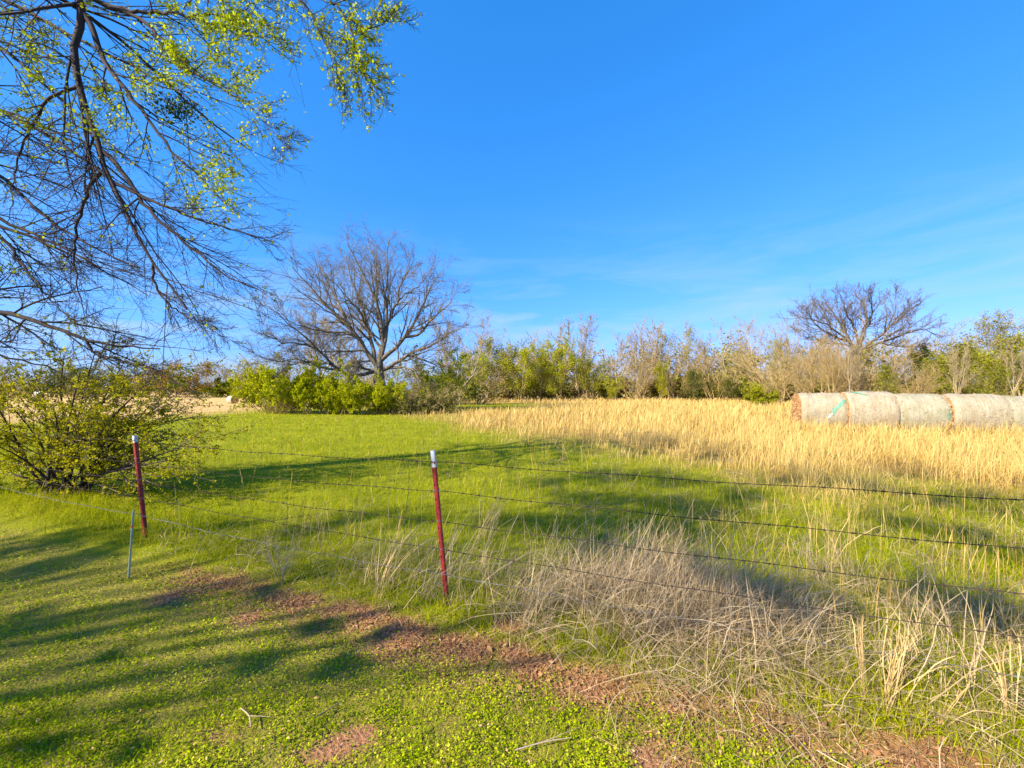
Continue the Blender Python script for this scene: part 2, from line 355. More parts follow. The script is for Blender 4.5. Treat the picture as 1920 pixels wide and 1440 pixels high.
for m_, K in ((near, 3), (~near, 2)):
    V, Q = blades(x[m_], y[m_], np.maximum(h, 0.04)[m_], w_[m_], r, K, 0.45, 0.8); g.add(V, Q, np.repeat(val[m_], 2 * K))
o = obj('pasture_grass', g.mesh('pasture_grass', M['grass_green'])); tag(o, 'bright green pasture grass beyond the wire fence', 'grass', kind='stuff')

# tall golden grass
g = Geo()
x, y = screen_points(210000, 4.5, 85, 2.0, r)
dr = dryness(x, y); keep = (r.random(len(x)) < dr ** 0.95) & (r.random(len(x)) < 0.66 + 0.45 * lump(x, y, 2.5, 51) + 0.35 * lump(x, y, 0.8, 56)); x, y, dr = x[keep], y[keep], dr[keep]; n = len(x)
h = (0.30 + 0.34 * r.random(n) ** 0.8) * (0.30 + 0.70 * dr) * (1 + 0.22 * lump(x, y, 3.5, 52) + 0.16 * lump(x, y, 0.9, 54)) * (1 + 0.10 * sstep(20, 45, y))
b = np.stack([x, y, gz(x, y) - 0.01], 1)
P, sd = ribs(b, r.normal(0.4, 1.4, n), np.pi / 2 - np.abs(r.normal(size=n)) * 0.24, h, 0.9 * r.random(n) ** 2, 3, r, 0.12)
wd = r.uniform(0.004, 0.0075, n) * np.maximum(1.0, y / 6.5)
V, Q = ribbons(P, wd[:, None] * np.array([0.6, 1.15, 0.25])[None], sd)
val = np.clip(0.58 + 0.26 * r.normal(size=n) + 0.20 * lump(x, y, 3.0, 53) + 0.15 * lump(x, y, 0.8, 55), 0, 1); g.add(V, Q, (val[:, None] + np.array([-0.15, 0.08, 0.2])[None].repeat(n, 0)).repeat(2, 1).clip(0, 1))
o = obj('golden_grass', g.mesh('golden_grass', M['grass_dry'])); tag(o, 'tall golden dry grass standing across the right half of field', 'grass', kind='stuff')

# thin dry stems scattered through the pasture
g = Geo()
x, y = screen_points(17000, 2.4, 45, 1.9, r)
s = sF(x, y); wgt = 0.10 + 0.55 * sstep(-1.5, 4.0, x + 0.1 * y) * (1 - sstep(6, 16, y)) + 0.5 * sstep(0.1, 0.9, lump(x, y, 4.0, 61))
keep = (s > -0.1) & (r.random(len(x)) < wgt) & (r.random(len(x)) > stubble(x, y)); x, y = x[keep], y[keep]; n = len(x)
P, sd = ribs(np.stack([x, y, gz(x, y)], 1), r.uniform(0, 6.28, n), np.pi / 2 - np.abs(r.normal(size=n)) * 0.22, r.uniform(0.22, 0.55, n), 0.7 * r.random(n) ** 2, 5, r, 0.08)
V, Q = ribbons(P, (r.uniform(0.0022, 0.0042, n) * np.maximum(1, y / 6))[:, None] * np.array([0.8, 0.8, 0.9, 1.5, 0.3])[None], sd)
g.add(V, Q, np.repeat(np.clip(0.6 + 0.25 * r.normal(size=n), 0, 1), 10))
o = obj('dry_stems', g.mesh('dry_stems', M['grass_dry'])); tag(o, 'thin pale dry stems standing up out of the green pasture', 'grass', kind='stuff')

g = Geo()
x, y = screen_points(60000, 3.0, 16, 2.0, r); s = sF(x, y)
wgt = sstep(-0.25, 0.6, lump(x, y, 1.5, 64) + 0.5 * lump(x, y, 0.5, 65)) * sstep(-0.6, 2.2, x) * sstep(0.3, 0.8, s) * 0.9 + 0.5 * sstep(0.5, 1.0, lump(x, y, 1.2, 66)) * (s > 0.3) * (y < 8)
keep = r.random(len(x)) < wgt; x, y = x[keep], y[keep]; n = len(x)
P, sd = ribs(np.stack([x, y, gz(x, y) + 0.06 * r.random(n)], 1), r.uniform(0, 6.28, n), np.abs(r.normal(0.3, 0.4, n)), r.uniform(0.08, 0.24, n), 0.8 * r.random(n), 4, r, 0.15)
V, Q = ribbons(P, (r.uniform(0.003, 0.0048, n) * np.maximum(1, y / 5))[:, None] * np.array([0.8, 1, .9, 0.3])[None], sd)
g.add(V, Q, np.repeat(np.clip(0.42 + 0.25 * r.normal(size=n), 0, 1), 8))
o = obj('thatch', g.mesh('thatch', M['grass_dead'])); tag(o, 'patches of flattened grey-brown dead grass in the green pasture', 'grass', kind='stuff')

# tangle of dead grass along the fence
def fence_pt(t, off): return np.stack([-0.507 + 3.68 * t + 0.366 * off, 3.16 - 1.45 * t + 0.929 * off], -1)
g = Geo()
def tangle(n_, t0, t1, off, offsd, l0, l1, az, azsd, e0, esd, dr, K=6, w0=0.0016, w1=0.0038, lift=0.10):
    n = int(n_ * 1.45); t = r.uniform(t0, t1, n); o_ = off + offsd * r.normal(size=n)
    keep = r.random(n) < 0.55 + 0.75 * lump(t * 4, o_ * 4, 1.1, 71); t, o_ = t[keep], o_[keep]; n = len(t)
    p = fence_pt(t, o_); zz = gz(p[:, 0], p[:, 1]) + lift * r.random(n) ** 2
    P, sd = ribs(np.column_stack([p, zz]), np.radians(az + azsd * r.normal(size=n)), np.radians(e0 + esd * r.normal(size=n)), r.uniform(l0, l1, n), dr * r.uniform(0.3, 1.5, n), K, r, 0.11)
    fl = gz(P[:, :, 0], P[:, :, 1]) + 0.006; P[:, :, 2] = np.maximum(P[:, :, 2], fl)
    V, Q = ribbons(P, r.uniform(w0, w1, n)[:, None] * np.interp(np.linspace(0, 1, K), [0, .6, 1], [1, .9, .25])[None], sd)
    g.add(V, Q, np.repeat(np.clip(0.5 + 0.27 * r.normal(size=n), 0, 1), K * 2))
tangle(3000, 0.08, 1.05, 0.0, 0.15, 0.18, 0.52, 35, 60, 30, 24, 1.3)
tangle(1500, 0.28, 0.66, 0.0, 0.15, 0.25, 0.70, 25, 60, 36, 22, 1.4)
tangle(1300, 0.10, 1.05, 0.42, 0.22, 0.16, 0.50, 60, 70, 42, 24, 1.2)
tangle(1200, 0.30, 1.10, -0.36, 0.17, 0.12, 0.36, 20, 80, 20, 18, 1.0)
tangle(700, -0.35, 0.10, 0.02, 0.16, 0.16, 0.45, 30, 60, 34, 24, 1.3)
tangle(600, -0.95, -0.30, 0.0, 0.18, 0.16, 0.42, 30, 70, 32, 24, 1.3)
tangle(260, -0.72, -0.45, 0.9, 0.25, 0.16, 0.42, 20, 70, 30, 22, 1.3)
tangle(380, -0.1, 0.95, 0.15, 0.3, 0.50, 0.95, 40, 30, 54, 12, 0.9, 8, 0.0028, 0.005)
tangle(420, 0.18, 0.55, 0.25, 0.2, 0.45, 0.95, 40, 30, 60, 12, 0.8, 8, 0.0026, 0.0046)
tangle(4600, 0.16, 0.62, 0.24, 0.26, 0.22, 0.62, 35, 50, 36, 24, 1.4, lift=0.24)
tangle(1500, 0.22, 0.55, 0.20, 0.22, 0.30, 0.75, 30, 40, 48, 18, 1.2, lift=0.2)
tangle(1600, 0.78, 1.18, 0.95, 0.26, 0.18, 0.50, 40, 60, 40, 24, 1.2, lift=0.18)
tangle(900, -0.30, 0.12, 0.30, 0.25, 0.20, 0.5, 35, 55, 40, 22, 1.3, lift=0.12)
tangle(650, 0.35, 1.1, -0.70, 0.16, 0.10, 0.30, 20, 90, 14, 14, 0.7)
o = obj('dead_grass_tangle', g.mesh('dead_grass_tangle', M['grass_dead'])); tag(o, 'tangled grey-tan dead grass matted along the foot of the fence', 'grass', kind='stuff')

# dead leaves and thatch on the bare strip
g = Geo()
n = 16000; t = r.uniform(-0.75, 1.15, n); o_ = -0.50 + 0.14 * r.normal(size=n); p = fence_pt(t, o_)
keep = r.random(n) < 0.25 + soilness(p[:, 0], p[:, 1]); p = p[keep]; n = len(p)
V, Q = leaves(np.column_stack([p, gz(p[:, 0], p[:, 1]) + 0.004 + 0.012 * r.random(n)]), r.uniform(0.008, 0.032, n), r, 1.4, 0.4); g.add(V, Q, np.repeat(np.clip(0.42 + 0.24 * r.normal(size=n), 0, 1), 4))
n = 130; p = fence_pt(r.uniform(0.0, 0.95, n), -0.45 + 0.14 * r.normal(size=n)); V, Q = leaves(np.column_stack([p, gz(p[:, 0], p[:, 1]) + 0.02]), r.uniform(0.02, 0.045, n), r, 0.8, 0.6); g.add(V, Q, np.repeat(0.15 + 0.6 * r.random(n), 4))
n = 9000; t = r.uniform(-0.6, 1.15, n); o_ = -0.52 + 0.17 * r.normal(size=n); p = fence_pt(t, o_)
P, sd = ribs(np.column_stack([p, gz(p[:, 0], p[:, 1]) + 0.006]), r.uniform(0, 6.28, n), np.abs(r.normal(size=n)) * 0.3, r.uniform(0.03, 0.11, n), 0.5 * r.random(n), 3, r, 0.15)
V, Q = ribbons(P, r.uniform(0.0016, 0.003, n)[:, None] * np.array([1, 1, .4])[None], sd); g.add(V, Q, np.repeat(np.clip(0.62 + 0.25 * r.normal(size=n), 0, 1), 6))
o = obj('leaf_litter', g.mesh('leaf_litter', M['litter'])); tag(o, 'rusty brown dead leaves and thatch on the bare soil strip', 'leaf litter', kind='stuff')
g = Geo()
n = 9000; p = fence_pt(r.uniform(-0.75, 1.15, n), r.uniform(-1.0, -0.2, n)); keep = r.random(n) < soilness(p[:, 0], p[:, 1]) ** 2 * 0.6; p = p[keep]; n = len(p)
sz = r.uniform(0.003, 0.012, n) * r.uniform(0.5, 1.3, n); oc = np.array([[1, 0, 0], [0, 1, 0], [-1, 0, 0], [0, -1, 0], [0, 0, .7], [0, 0, -.7]])
V = np.column_stack([p, gz(p[:, 0], p[:, 1])])[:, None] + sz[:, None, None] * (oc[None] + 0.3 * r.normal(size=(n, 6, 3)))
fc = np.array([[0, 1, 4], [1, 2, 4], [2, 3, 4], [3, 0, 4], [1, 0, 5], [2, 1, 5], [3, 2, 5], [0, 3, 5]])
g.add(V, (np.arange(n)[:, None, None] * 6 + fc[None]).reshape(-1, 3))
M['clod'] = solid_mat('clod', [(0.20, 0.09, 0.045), (0.36, 0.19, 0.11)], 30, 0.95)
o = obj('soil_clods', g.mesh('soil_clods', M['clod'])); tag(o, 'small crumbs and clods of red earth on the bare strip', 'soil', kind='stuff')
g = Geo()
x, y = screen_points(1500, 1.5, 5, 2.4, r); keep = lawnness(x, y) > 0.7; x, y = x[keep], y[keep]; n = len(x)
V, Q = leaves(np.stack([x, y, gz(x, y) + 0.03 + 0.015 * r.random(n)], 1), r.uniform(0.008, 0.022, n), r, 1.2, 0.5); g.add(V, Q, np.repeat(0.7 + 0.3 * r.random(n), 4))
o = obj('fallen_petals', g.mesh('fallen_petals', M['litter'])); tag(o, 'small pale fallen seeds and leaf bits flecking the lawn', 'leaf litter', kind='stuff')

# standing clumps of broom grass at the fence
def clump(u, v, n, l0, l1, az, azsd, e0, esd, dr, label, spread=0.05, w=0.0042):
    p = gpix(u, v); e = obj('dry_grass_clump', None, None, p)
    rr = np.random.default_rng(int(u)); bx = spread * rr.normal(size=(n, 2))
    b = np.column_stack([bx, gz(p[0] + bx[:, 0], p[1] + bx[:, 1]) - p[2]])
    P, sd = ribs(b, np.radians(az + azsd * rr.normal(size=n)), np.radians(e0 + esd * rr.normal(size=n)), rr.uniform(l0, l1, n), dr * rr.uniform(0.2, 1.9, n), 9, rr, 0.09)
    P[:, :, 2] = np.maximum(P[:, :, 2], 0.008)
    gg = Geo(); V, Q = ribbons(P, rr.uniform(0.6, 1.3, n)[:, None] * w * np.interp(np.linspace(0, 1, 9), [0, .5, .85, 1], [.9, 1, 1.1, .3])[None], sd)
    gg.add(V, Q, np.repeat(np.clip(0.72 + 0.22 * rr.normal(size=n), 0, 1), 18)); obj('blades', gg.mesh('dry_grass_clump', M['grass_dead2']), e)
    gg = Geo(); m = n // 2; pick = rr.choice(n, m); c = P[pick][:, 4:8].reshape(-1, 3)
    Q_, R_ = None, None
    P2, s2 = ribs(c, rr.uniform(0, 6.28, len(c)) * 0.2 + np.radians(az), np.radians(e0 + 14 * rr.normal(size=len(c))), rr.uniform(0.03, 0.09, len(c)), 0.6 * rr.random(len(c)), 4, rr, 0.1)
    V, Q = ribbons(P2, np.full((len(c), 1), 0.0034) * np.array([.8, 1, .8, .2])[None], s2); gg.add(V, Q, np.repeat(np.clip(0.75 + 0.2 * rr.normal(size=len(c)), 0, 1), 8)); obj('side_leaves', gg.mesh('dry_grass_side_leaves', M['grass_dead2']), e)
    return tag(e, label, 'grass clump', 'clumps of broom grass at the fence')
M['grass_dead2'] = leaf_mat('grass_straw', [(0.32, 0.20, 0.075), (0.48, 0.33, 0.14), (0.62, 0.46, 0.23)], 0.25, 0.75)
clump(1620, 1310, 12, 0.28, 0.42, 70, 14, 86, 3, 0.25, 'narrow upright straw clump, first of the tall ones at lower right', 0.010)
clump(1668, 1330, 30, 0.28, 0.52, 30, 18, 70, 6, 0.5, 'fullest bright straw clump leaning right in the lower right corner', 0.022)
clump(1770, 1360, 26, 0.16, 0.36, 15, 25, 50, 12, 1.8, 'low straw clump bowed over to the right under the taller clumps', 0.03)
clump(1892, 1360, 12, 0.22, 0.48, 60, 18, 80, 5, 0.4, 'straw clump standing at the right edge of the picture', 0.014)
clump(1185, 1120, 34, 0.40, 0.78, 45, 30, 64, 9, 0.5, 'grey-tan clump of long stems rising past two wires beside the tangle', 0.06)
clump(1235, 1110, 26, 0.35, 0.60, 80, 40, 76, 8, 0.9, 'tan clump of crooked stems standing just right of the long-stemmed one', 0.05)
clump(905, 1010, 26, 0.35, 0.62, 50, 30, 66, 9, 0.4, 'pale clump of stems leaning right just beyond the nearer red post', 0.06, 0.005)
clump(708, 1120, 16, 0.35, 0.65, 60, 25, 68, 8, 0.6, 'thin yellow clump leaning right, left of the nearer red post', 0.03)
clump(1560, 1060, 16, 0.35, 0.75, 50, 40, 66, 10, 0.4, 'sparse pale weed stalks beyond the wires right of the tangle', 0.10, 0.004)

# ------------------------------------------------------------------ fence
M['post_red'] = solid_mat('post_red', [(0.10, 0.022, 0.018), (0.26, 0.022, 0.022), (0.34, 0.05, 0.04)], 14, 0.6, 0.0008)
M['post_white'] = solid_mat('post_white', [(0.40, 0.42, 0.43), (0.58, 0.60, 0.61)], 25, 0.6)
M['rust'] = solid_mat('rust', [(0.05, 0.03, 0.025), (0.14, 0.07, 0.045)], 40, 0.8)
M['wire'] = solid_mat('wire', [(0.035, 0.028, 0.025), (0.075, 0.055, 0.045)], 60, 0.8, spec=0.1)
M['galv'] = solid_mat('galv', [(0.45, 0.46, 0.47), (0.62, 0.63, 0.63)], 40, 0.45, metal=0.4)
M['wire_pale'] = solid_mat('wire_pale', [(0.05, 0.048, 0.045), (0.20, 0.19, 0.18)], 30, 0.6)
def extrude(prof, z0, z1, nz, taper=None):
    prof = np.asarray(prof); m = len(prof); zs = np.linspace(z0, z1, nz)
    V = np.array([[p[0], p[1], z] for z in zs for p in prof]); Q = [[k * m + j, k * m + (j + 1) % m, (k + 1) * m + (j + 1) % m, (k + 1) * m + j] for k in range(nz - 1) for j in range(m)]
    return V, np.array(Q)
Tp = [(-0.0175, -0.003), (0.0175, -0.003), (0.0175, 0.002), (0.003, 0.003), (0.0025, 0.034), (-0.0025, 0.034), (-0.003, 0.003), (-0.0175, 0.002)]
def cap(m, k0): return np.array([[k0 + j for j in range(m)]])
def t_post(foot, top, white, label, rust_h):
    d = np.asarray(top) - np.asarray(foot); L = np.linalg.norm(d)
    e = obj('steel_fence_post', None, None, foot); e.rotation_mode = 'QUATERNION'; q = Vector(d).to_track_quat('Z', 'Y')
    e.rotation_quaternion = q @ Vector((0, 0, 1)).rotation_difference(Vector((0, 0, 1)))
    a = math.atan2(d[1], d[0])
    from mathutils import Matrix
    zax = Vector(d).normalized(); yax = Vector((0.366, 0.929, 0)); xax = yax.cross(zax).normalized(); yax = zax.cross(xax)
    e.rotation_quaternion = Matrix((xax, yax, zax)).transposed().to_quaternion()
    V, Q = extrude(Tp, -0.35, rust_h, 4); obj('rusted_foot', make_mesh('post_foot', V, Q, M['rust']), e)
    V, Q = extrude(Tp, rust_h, L - white, 6); obj('shaft', make_mesh('post_shaft', V, Q, M['post_red']), e)
    V, Q = extrude(Tp, L - white, L, 3); obj('painted_tip', make_mesh('post_tip', V, [Q, cap(8, 16)], M['post_white']), e)
    gg = Geo()
    for k in range(int((L - 0.06) / 0.054)):
        z = 0.05 + k * 0.054; sgn = 0.0105 if k % 2 else -0.0105
        w, h, dp = 0.0045, 0.008, 0.007
        bx = np.array([[sgn - w, -0.0025, z - h], [sgn + w, -0.0025, z - h], [sgn + w, -0.0025, z + h], [sgn - w, -0.0025, z + h], [sgn - w * .7, -0.003 - dp, z - h * .6], [sgn + w * .7, -0.003 - dp, z - h * .6], [sgn + w * .7, -0.003 - dp, z + h * .6], [sgn - w * .7, -0.003 - dp, z + h * .6]])
        gg.add(bx, np.array([[4, 5, 6, 7], [0, 1, 5, 4], [1, 2, 6, 5], [2, 3, 7, 6], [3, 0, 4, 7]]))
    s_ = obj('studs', gg.mesh('post_studs', M['post_red']), e); s_['kind'] = 'stuff'
    for zc in WZ:
        zc = min(zc, L - 0.03); th = np.linspace(0, 2 * math.pi, 9); c = np.stack([0.022 * np.cos(th), 0.012 + 0.026 * np.sin(th), zc + 0.006 * np.sin(th * 2)], 1)[None]
        V, Q = tubes(c, np.full((1, 9), 0.0016), 4); obj('wire_clip', make_mesh('wire_clip', V, Q, M['galv']), e)
    return tag(e, label, 'fence post', 'steel fence posts')
WZ = [1.09, 0.87, 0.64, 0.43, 0.24]
f2 = gpix(838, 1135); f1 = gpix(271, 1008)
top2 = pix(811, 845, f2[1] - 0.02); top1 = pix(250, 817, f1[1] - 0.02)
t_post(f2, top2, 0.125, 'nearer red steel fence post with long white tip and bare foot', 0.10)
t_post(f1, top1, 0.075, 'farther red steel fence post with white tip beside the leafy shrub', 0.02)
# neighbours of these posts outside the frame carry the wire ends
fR = np.array([3.20, 1.70, 0.0]); fR[2] = gz(*fR[:2]); fL = np.array([-7.87, 6.06, 0.0]); fL[2] = gz(*fL[:2])

def post_pt(foot, top, z):
    d = top - foot; k = min(z / np.linalg.norm(d), 0.985); return foot + d * k + np.array([-0.366, -0.929, 0]) * 0.010
barb = None
def barbed_wire(i, z, sag, label, mat, spans):
    e = empty('barbed_wire', (0, 0, 0)); allp = []
    for (A, B, sg) in spans:
        t = np.linspace(0, 1, 40)[:, None]; p = A * (1 - t) + B * t; p[:, 2] -= sg * 4 * (t * (1 - t))[:, 0]
        p[:, 2] += 0.004 * np.sin(t[:, 0] * 23 + i); allp.append(p if not allp else p[1:])
    p = np.concatenate(allp); K = len(p)
    fine = resample(p, 520); ph = np.cumsum(np.r_[0, np.linalg.norm(np.diff(fine, axis=0), axis=1)]) * 2 * math.pi / 0.09
    off = np.stack([0.366 * np.cos(ph), 0.929 * np.cos(ph), np.sin(ph)], 1) * 0.0016
    V1, Q1 = tubes((fine + off)[None], np.full((1, 520), 0.0014), 4); V2, Q2 = tubes((fine - off)[None], np.full((1, 520), 0.0014), 4)
    gg = Geo(); gg.add(V1, Q1); gg.add(V2, Q2); obj('strand', gg.mesh('wire_strand', mat), e)
    L = ph[-1] * 0.09 / (2 * math.pi); nb = int(L / 0.127); s_ = np.linspace(0.03, L - 0.03, nb); cum = ph * 0.09 / (2 * math.pi)
    c = np.stack([np.interp(s_, cum, fine[:, k]) for k in range(3)], 1); rr = np.random.default_rng(i)
    th = rr.uniform(0, 6.28, nb); gg = Geo()
    tang = np.array([0.93, -0.366, 0])
    for sgn in (0, 1):
        a = th + sgn * 1.57
        dv = np.stack([0.366 * np.cos(a), 0.929 * np.cos(a), np.sin(a)], 1) + tang * (0.35 if sgn else -0.35)
        B = np.stack([c - dv * 0.016, c, c + dv * 0.016], 1); V, Q = tubes(B, np.full((nb, 3), 0.0012) * np.array([.5, 1.3, .5])[None], 3); gg.add(V, Q)
    wrap = np.stack([c - tang * 0.008, c + tang * 0.008], 1); V, Q = tubes(wrap, np.full((nb, 2), 0.0042), 5); gg.add(V, Q)
    b_ = obj('barbs', gg.mesh('wire_barbs', mat), e); b_['kind'] = 'stuff'
    return tag(e, label, 'barbed wire', 'strands of the barbed wire fence')
RT = np.array([3.16, 1.70, 1.2]); LT = np.array([-7.9, 6.06, 1.15])
names = ['topmost strand of barbed wire crossing the white tip of nearer post', 'second strand of barbed wire from the top', 'third strand of barbed wire, middle one of five', 'fourth strand of barbed wire, running low through dead grass', 'lowest strand of barbed wire, sagging and pale left of nearer post']
for i, z in enumerate(WZ):
    z1 = [1.07, 0.83, 0.63, 0.45, 0.25][i]
    a2 = post_pt(f2, top2, z); a1 = post_pt(f1, top1, z1)
    aR = np.array([3.19, 1.69, fR[2] + [1.09, 0.85, 0.63, 0.42, 0.23][i]]); aL = np.array([-7.88, 6.05, fL[2] + z1])
    barbed_wire(i, z, 0.02, names[i], M['wire_pale'] if i == 4 else M['wire'], [(aL, a1, 0.03), (a1, a2, [0.03, 0.03, 0.03, 0.02, 0.035][i]), (a2, aR, 0.015)])
def stay(u, v0, v1, Y, label):
    A = pix(u, v0, Y); B = pix(u - 6, v1, Y); t = np.linspace(0, 1, 30)[:, None]; p = A * (1 - t) + B * t
    p[:, 0] += 0.004 * np.sin(t[:, 0] * 60) + 0.01 * np.sin(t[:, 0] * 5); V, Q = tubes(p[None], np.full((1, 30), 0.0017), 4)
    return tag(obj('wire_stay', make_mesh('wire_stay', V, Q, M['wire'])), label, 'wire stay', 'upright stays tying the fence wires')
stay(766, 864, 1000, 3.23, 'thin upright wire stay just left of the nearer red post')
stay(538, 930, 1085, 3.80, 'thin upright wire stay with dead weed between the two red posts')
# short pale rod
p = gpix(241, 1085); tp = pix(250, 957, p[1]); e = empty('marker_rod', p)
M['rod'] = solid_mat('rod', [(0.20, 0.26, 0.19), (0.33, 0.40, 0.30)], 20, 0.6); M['band'] = solid_mat('band', [(0.55, 0.06, 0.03), (0.7, 0.12, 0.05)], 30, 0.6)
d = tp - p; gg = np.stack([p * 0 - d * 0.3, d * 0.02, d * 0.74], 0); gg2 = np.stack([d * 0.79, d * 0.97, d * 0.995], 0)
V, Q = tubes(np.stack([-d * 0.3, d * 0.2, d * 0.75])[None], np.full((1, 3), 0.008), 8); obj('shaft', make_mesh('rod_shaft', V, Q, M['rod'], None, True), e)
V, Q = tubes(np.stack([d * 0.75, d * 0.785])[None], np.full((1, 2), 0.0092), 8); obj('red_band', make_mesh('rod_band', V, Q, M['band'], None, True), e)
V, Q = tubes(np.stack([d * 0.785, d * 0.985, d * 1.0])[None], np.array([[0.008, 0.008, 0.005]]), 8); obj('rod_tip', make_mesh('rod_tip', V, [Q, np.array([[16 + j for j in range(8)]])], M['rod'], None, True), e)
tag(e, 'short pale green rod with a red band in front of farther post', 'marker rod')
# dead weed on the stay
def weed(u, v, n, h, label):
    p = gpix(u, v); rr = np.random.default_rng(u); e = empty('dead_weed', p)
    P0, s0 = ribs(np.zeros((n, 3)) + rr.normal(size=(n, 3)) * np.array([.03, .03, 0]), rr.uniform(0, 6.28, n), np.radians(76 + 8 * rr.normal(size=n)), rr.uniform(0.7, 1.1, n) * h, 0.4 * rr.random(n), 6, rr, 0.12)
    R0 = np.full((n, 6), 0.0028) * np.linspace(1, .5, 6)[None]; gg = Geo(); gg.add(*tubes(P0, R0, 4)); obj('stalks', gg.mesh('weed_stalks', M['weed']), e)
    P1, R1 = grow(P0, R0, 7, rr, .3, 1, 45, 12, .38, 4, .15, (0, 0, .12), .6, .4, .0012); P2, R2 = grow(P1, R1, 3, rr, .3, 1, 45, 12, .5, 3, .15, (0, 0, .05), .7, .3, .001)
    gg = Geo(); gg.add(*tubes(P1, R1, 3)); gg.add(*tubes(P2, R2, 3)); obj('twigs', gg.mesh('weed_twigs', M['weed']), e)
    return tag(e, label, 'weed', 'dead weeds along the fence')
M['weed'] = solid_mat('weed', [(0.24, 0.18, 0.12), (0.42, 0.34, 0.25)], 20, 0.9)
weed(530, 1090, 7, 0.42, 'grey branching dead weed around the stay between the posts')
weed(1540, 1095, 6, 0.40, 'pale forked dead weed stalk beyond the fence at right')
weed(1600, 1100, 4, 0.32, 'smaller pale dead weed right of the forked one')
# twigs fallen on the lawn
for k, (u0, v0, u1, v1, lb) in enumerate([(452, 1340, 470, 1376, 'pale thin twig lying on the lawn at bottom centre left'), (590, 1358, 636, 1330, 'dark twig on the lawn beside the bare soil patch'), (965, 1420, 1070, 1396, 'straw-thin twig on the lawn near the bottom centre')]):
    a, b = gpix(u0, v0), gpix(u1, v1); m_ = (a + b) / 2 + np.array([0.01, 0.015, 0.0])
    q = resample(np.stack([a, m_, b]), 7); q[:, 2] = gz(q[:, 0], q[:, 1]) + 0.032
    sp = np.stack([q[3], q[3] + (b - a) * 0.3 + np.array([0.03, 0.02, 0.01]), q[3] + (b - a) * 0.5 + np.array([0.05, 0.05, 0.0])]); gg = Geo()
    gg.add(*tubes(q[None], np.linspace(0.004, 0.002, 7)[None], 5)); gg.add(*tubes(sp[None], np.array([[.002, .0016, .001]]), 4))
    tag(obj('fallen_twig', gg.mesh('fallen_twig', M['weed'] if k != 1 else M['bark'])), lb, 'twig', 'twigs fallen on the lawn')

# ------------------------------------------------------------------ hay bales
def bale_mat(name, seed, green, warm):
    m, t = new_mat(name); tcn = N(t, 'ShaderNodeTexCoord')
    def ns(sc, st, det=6):
        mpn = N(t, 'ShaderNodeMapping'); mpn.inputs['Scale'].default_value = st; mpn.inputs['Location'].default_value = (seed, seed * 2, 0); t.links.new(tcn.outputs['Object'], mpn.inputs[0])
        n = N(t, 'ShaderNodeTexNoise'); n.inputs['Scale'].default_value = sc; n.inputs['Detail'].default_value = det; n.inputs['Roughness'].default_value = 0.7; t.links.new(mpn.outputs[0], n.inputs['Vector'])
        mr = N(t, 'ShaderNodeMapRange'); mr.inputs['From Min'].default_value = 0.36; mr.inputs['From Max'].default_value = 0.66; t.links.new(n.outputs['Fac'], mr.inputs[0]); return mr.outputs[0]
    def mx(f, a, b, k=1.0):
        n = N(t, 'ShaderNodeMix', data_type='RGBA'); mm = N(t, 'ShaderNodeMath', operation='MULTIPLY'); t.links.new(f, mm.inputs[0]); mm.inputs[1].default_value = k; t.links.new(mm.outputs[0], n.inputs['Factor'])
        for s_, x_ in ((6, a), (7, b)):
            if isinstance(x_, tuple): n.inputs[s_].default_value = (*x_, 1)
            else: t.links.new(x_, n.inputs[s_])
        return n.outputs[2]
    fine = ns(26, (1, 2.2, 2.2)); hoop = ns(7, (2.6, 0.25, 0.25)); blot = ns(2.2, (1, 1, 1))
    c = mx(fine, (0.21, 0.15, 0.075), (0.66, 0.60, 0.42)); c = mx(hoop, c, (0.70, 0.69, 0.56), 0.6); c = mx(blot, c, (0.31, 0.36, 0.22), green); c = mx(blot, c, (0.38, 0.25, 0.12), warm)
    p = N(t, 'ShaderNodeBsdfPrincipled'); p.inputs['Roughness'].default_value = 0.8; p.inputs['Specular IOR Level'].default_value = 0.2; t.links.new(c, p.inputs['Base Color'])
    b = N(t, 'ShaderNodeBump'); b.inputs['Strength'].default_value = 0.9; b.inputs['Distance'].default_value = 0.03; t.links.new(fine, b.inputs['Height']); t.links.new(b.outputs[0], p.inputs['Normal'])
    o_ = N(t, 'ShaderNodeOutputMaterial'); t.links.new(p.outputs[0], o_.inputs[0]); return m
M['hay_end'] = solid_mat('hay_end', [(0.26, 0.12, 0.05), (0.48, 0.27, 0.11), (0.60, 0.40, 0.20)], 11, 0.95, 0.08)
M['hay_fray'] = leaf_mat('hay_fray', [(0.30, 0.17, 0.07), (0.52, 0.34, 0.16), (0.68, 0.52, 0.28)], 0.2, 0.9)
M['teal_net'] = solid_mat('teal_net', [(0.08, 0.24, 0.15), (0.20, 0.38, 0.28)], 14, 0.5)
M['white_net'] = solid_mat('white_net', [(0.6, 0.62, 0.6), (0.8, 0.8, 0.78)], 14, 0.5)
def bale_surface(xx, th, R, L, seed):
    e_ = np.abs(xx) / (L / 2); rad = R * (1 - 0.05 * sstep(0.80, 1.0, e_)) + 0.012 * np.sin(3 * th + seed) + 0.008 * np.sin(7 * th + xx * 5 + seed) + 0.010 * np.sin(xx * 9 + seed)
    z = rad * np.sin(th); z = np.where(z < -R * 0.9, -R * 0.9 + (z + R * 0.9) * 0.35, z)
    return np.stack([xx, rad * np.cos(th), z + R * 0.93], -1)
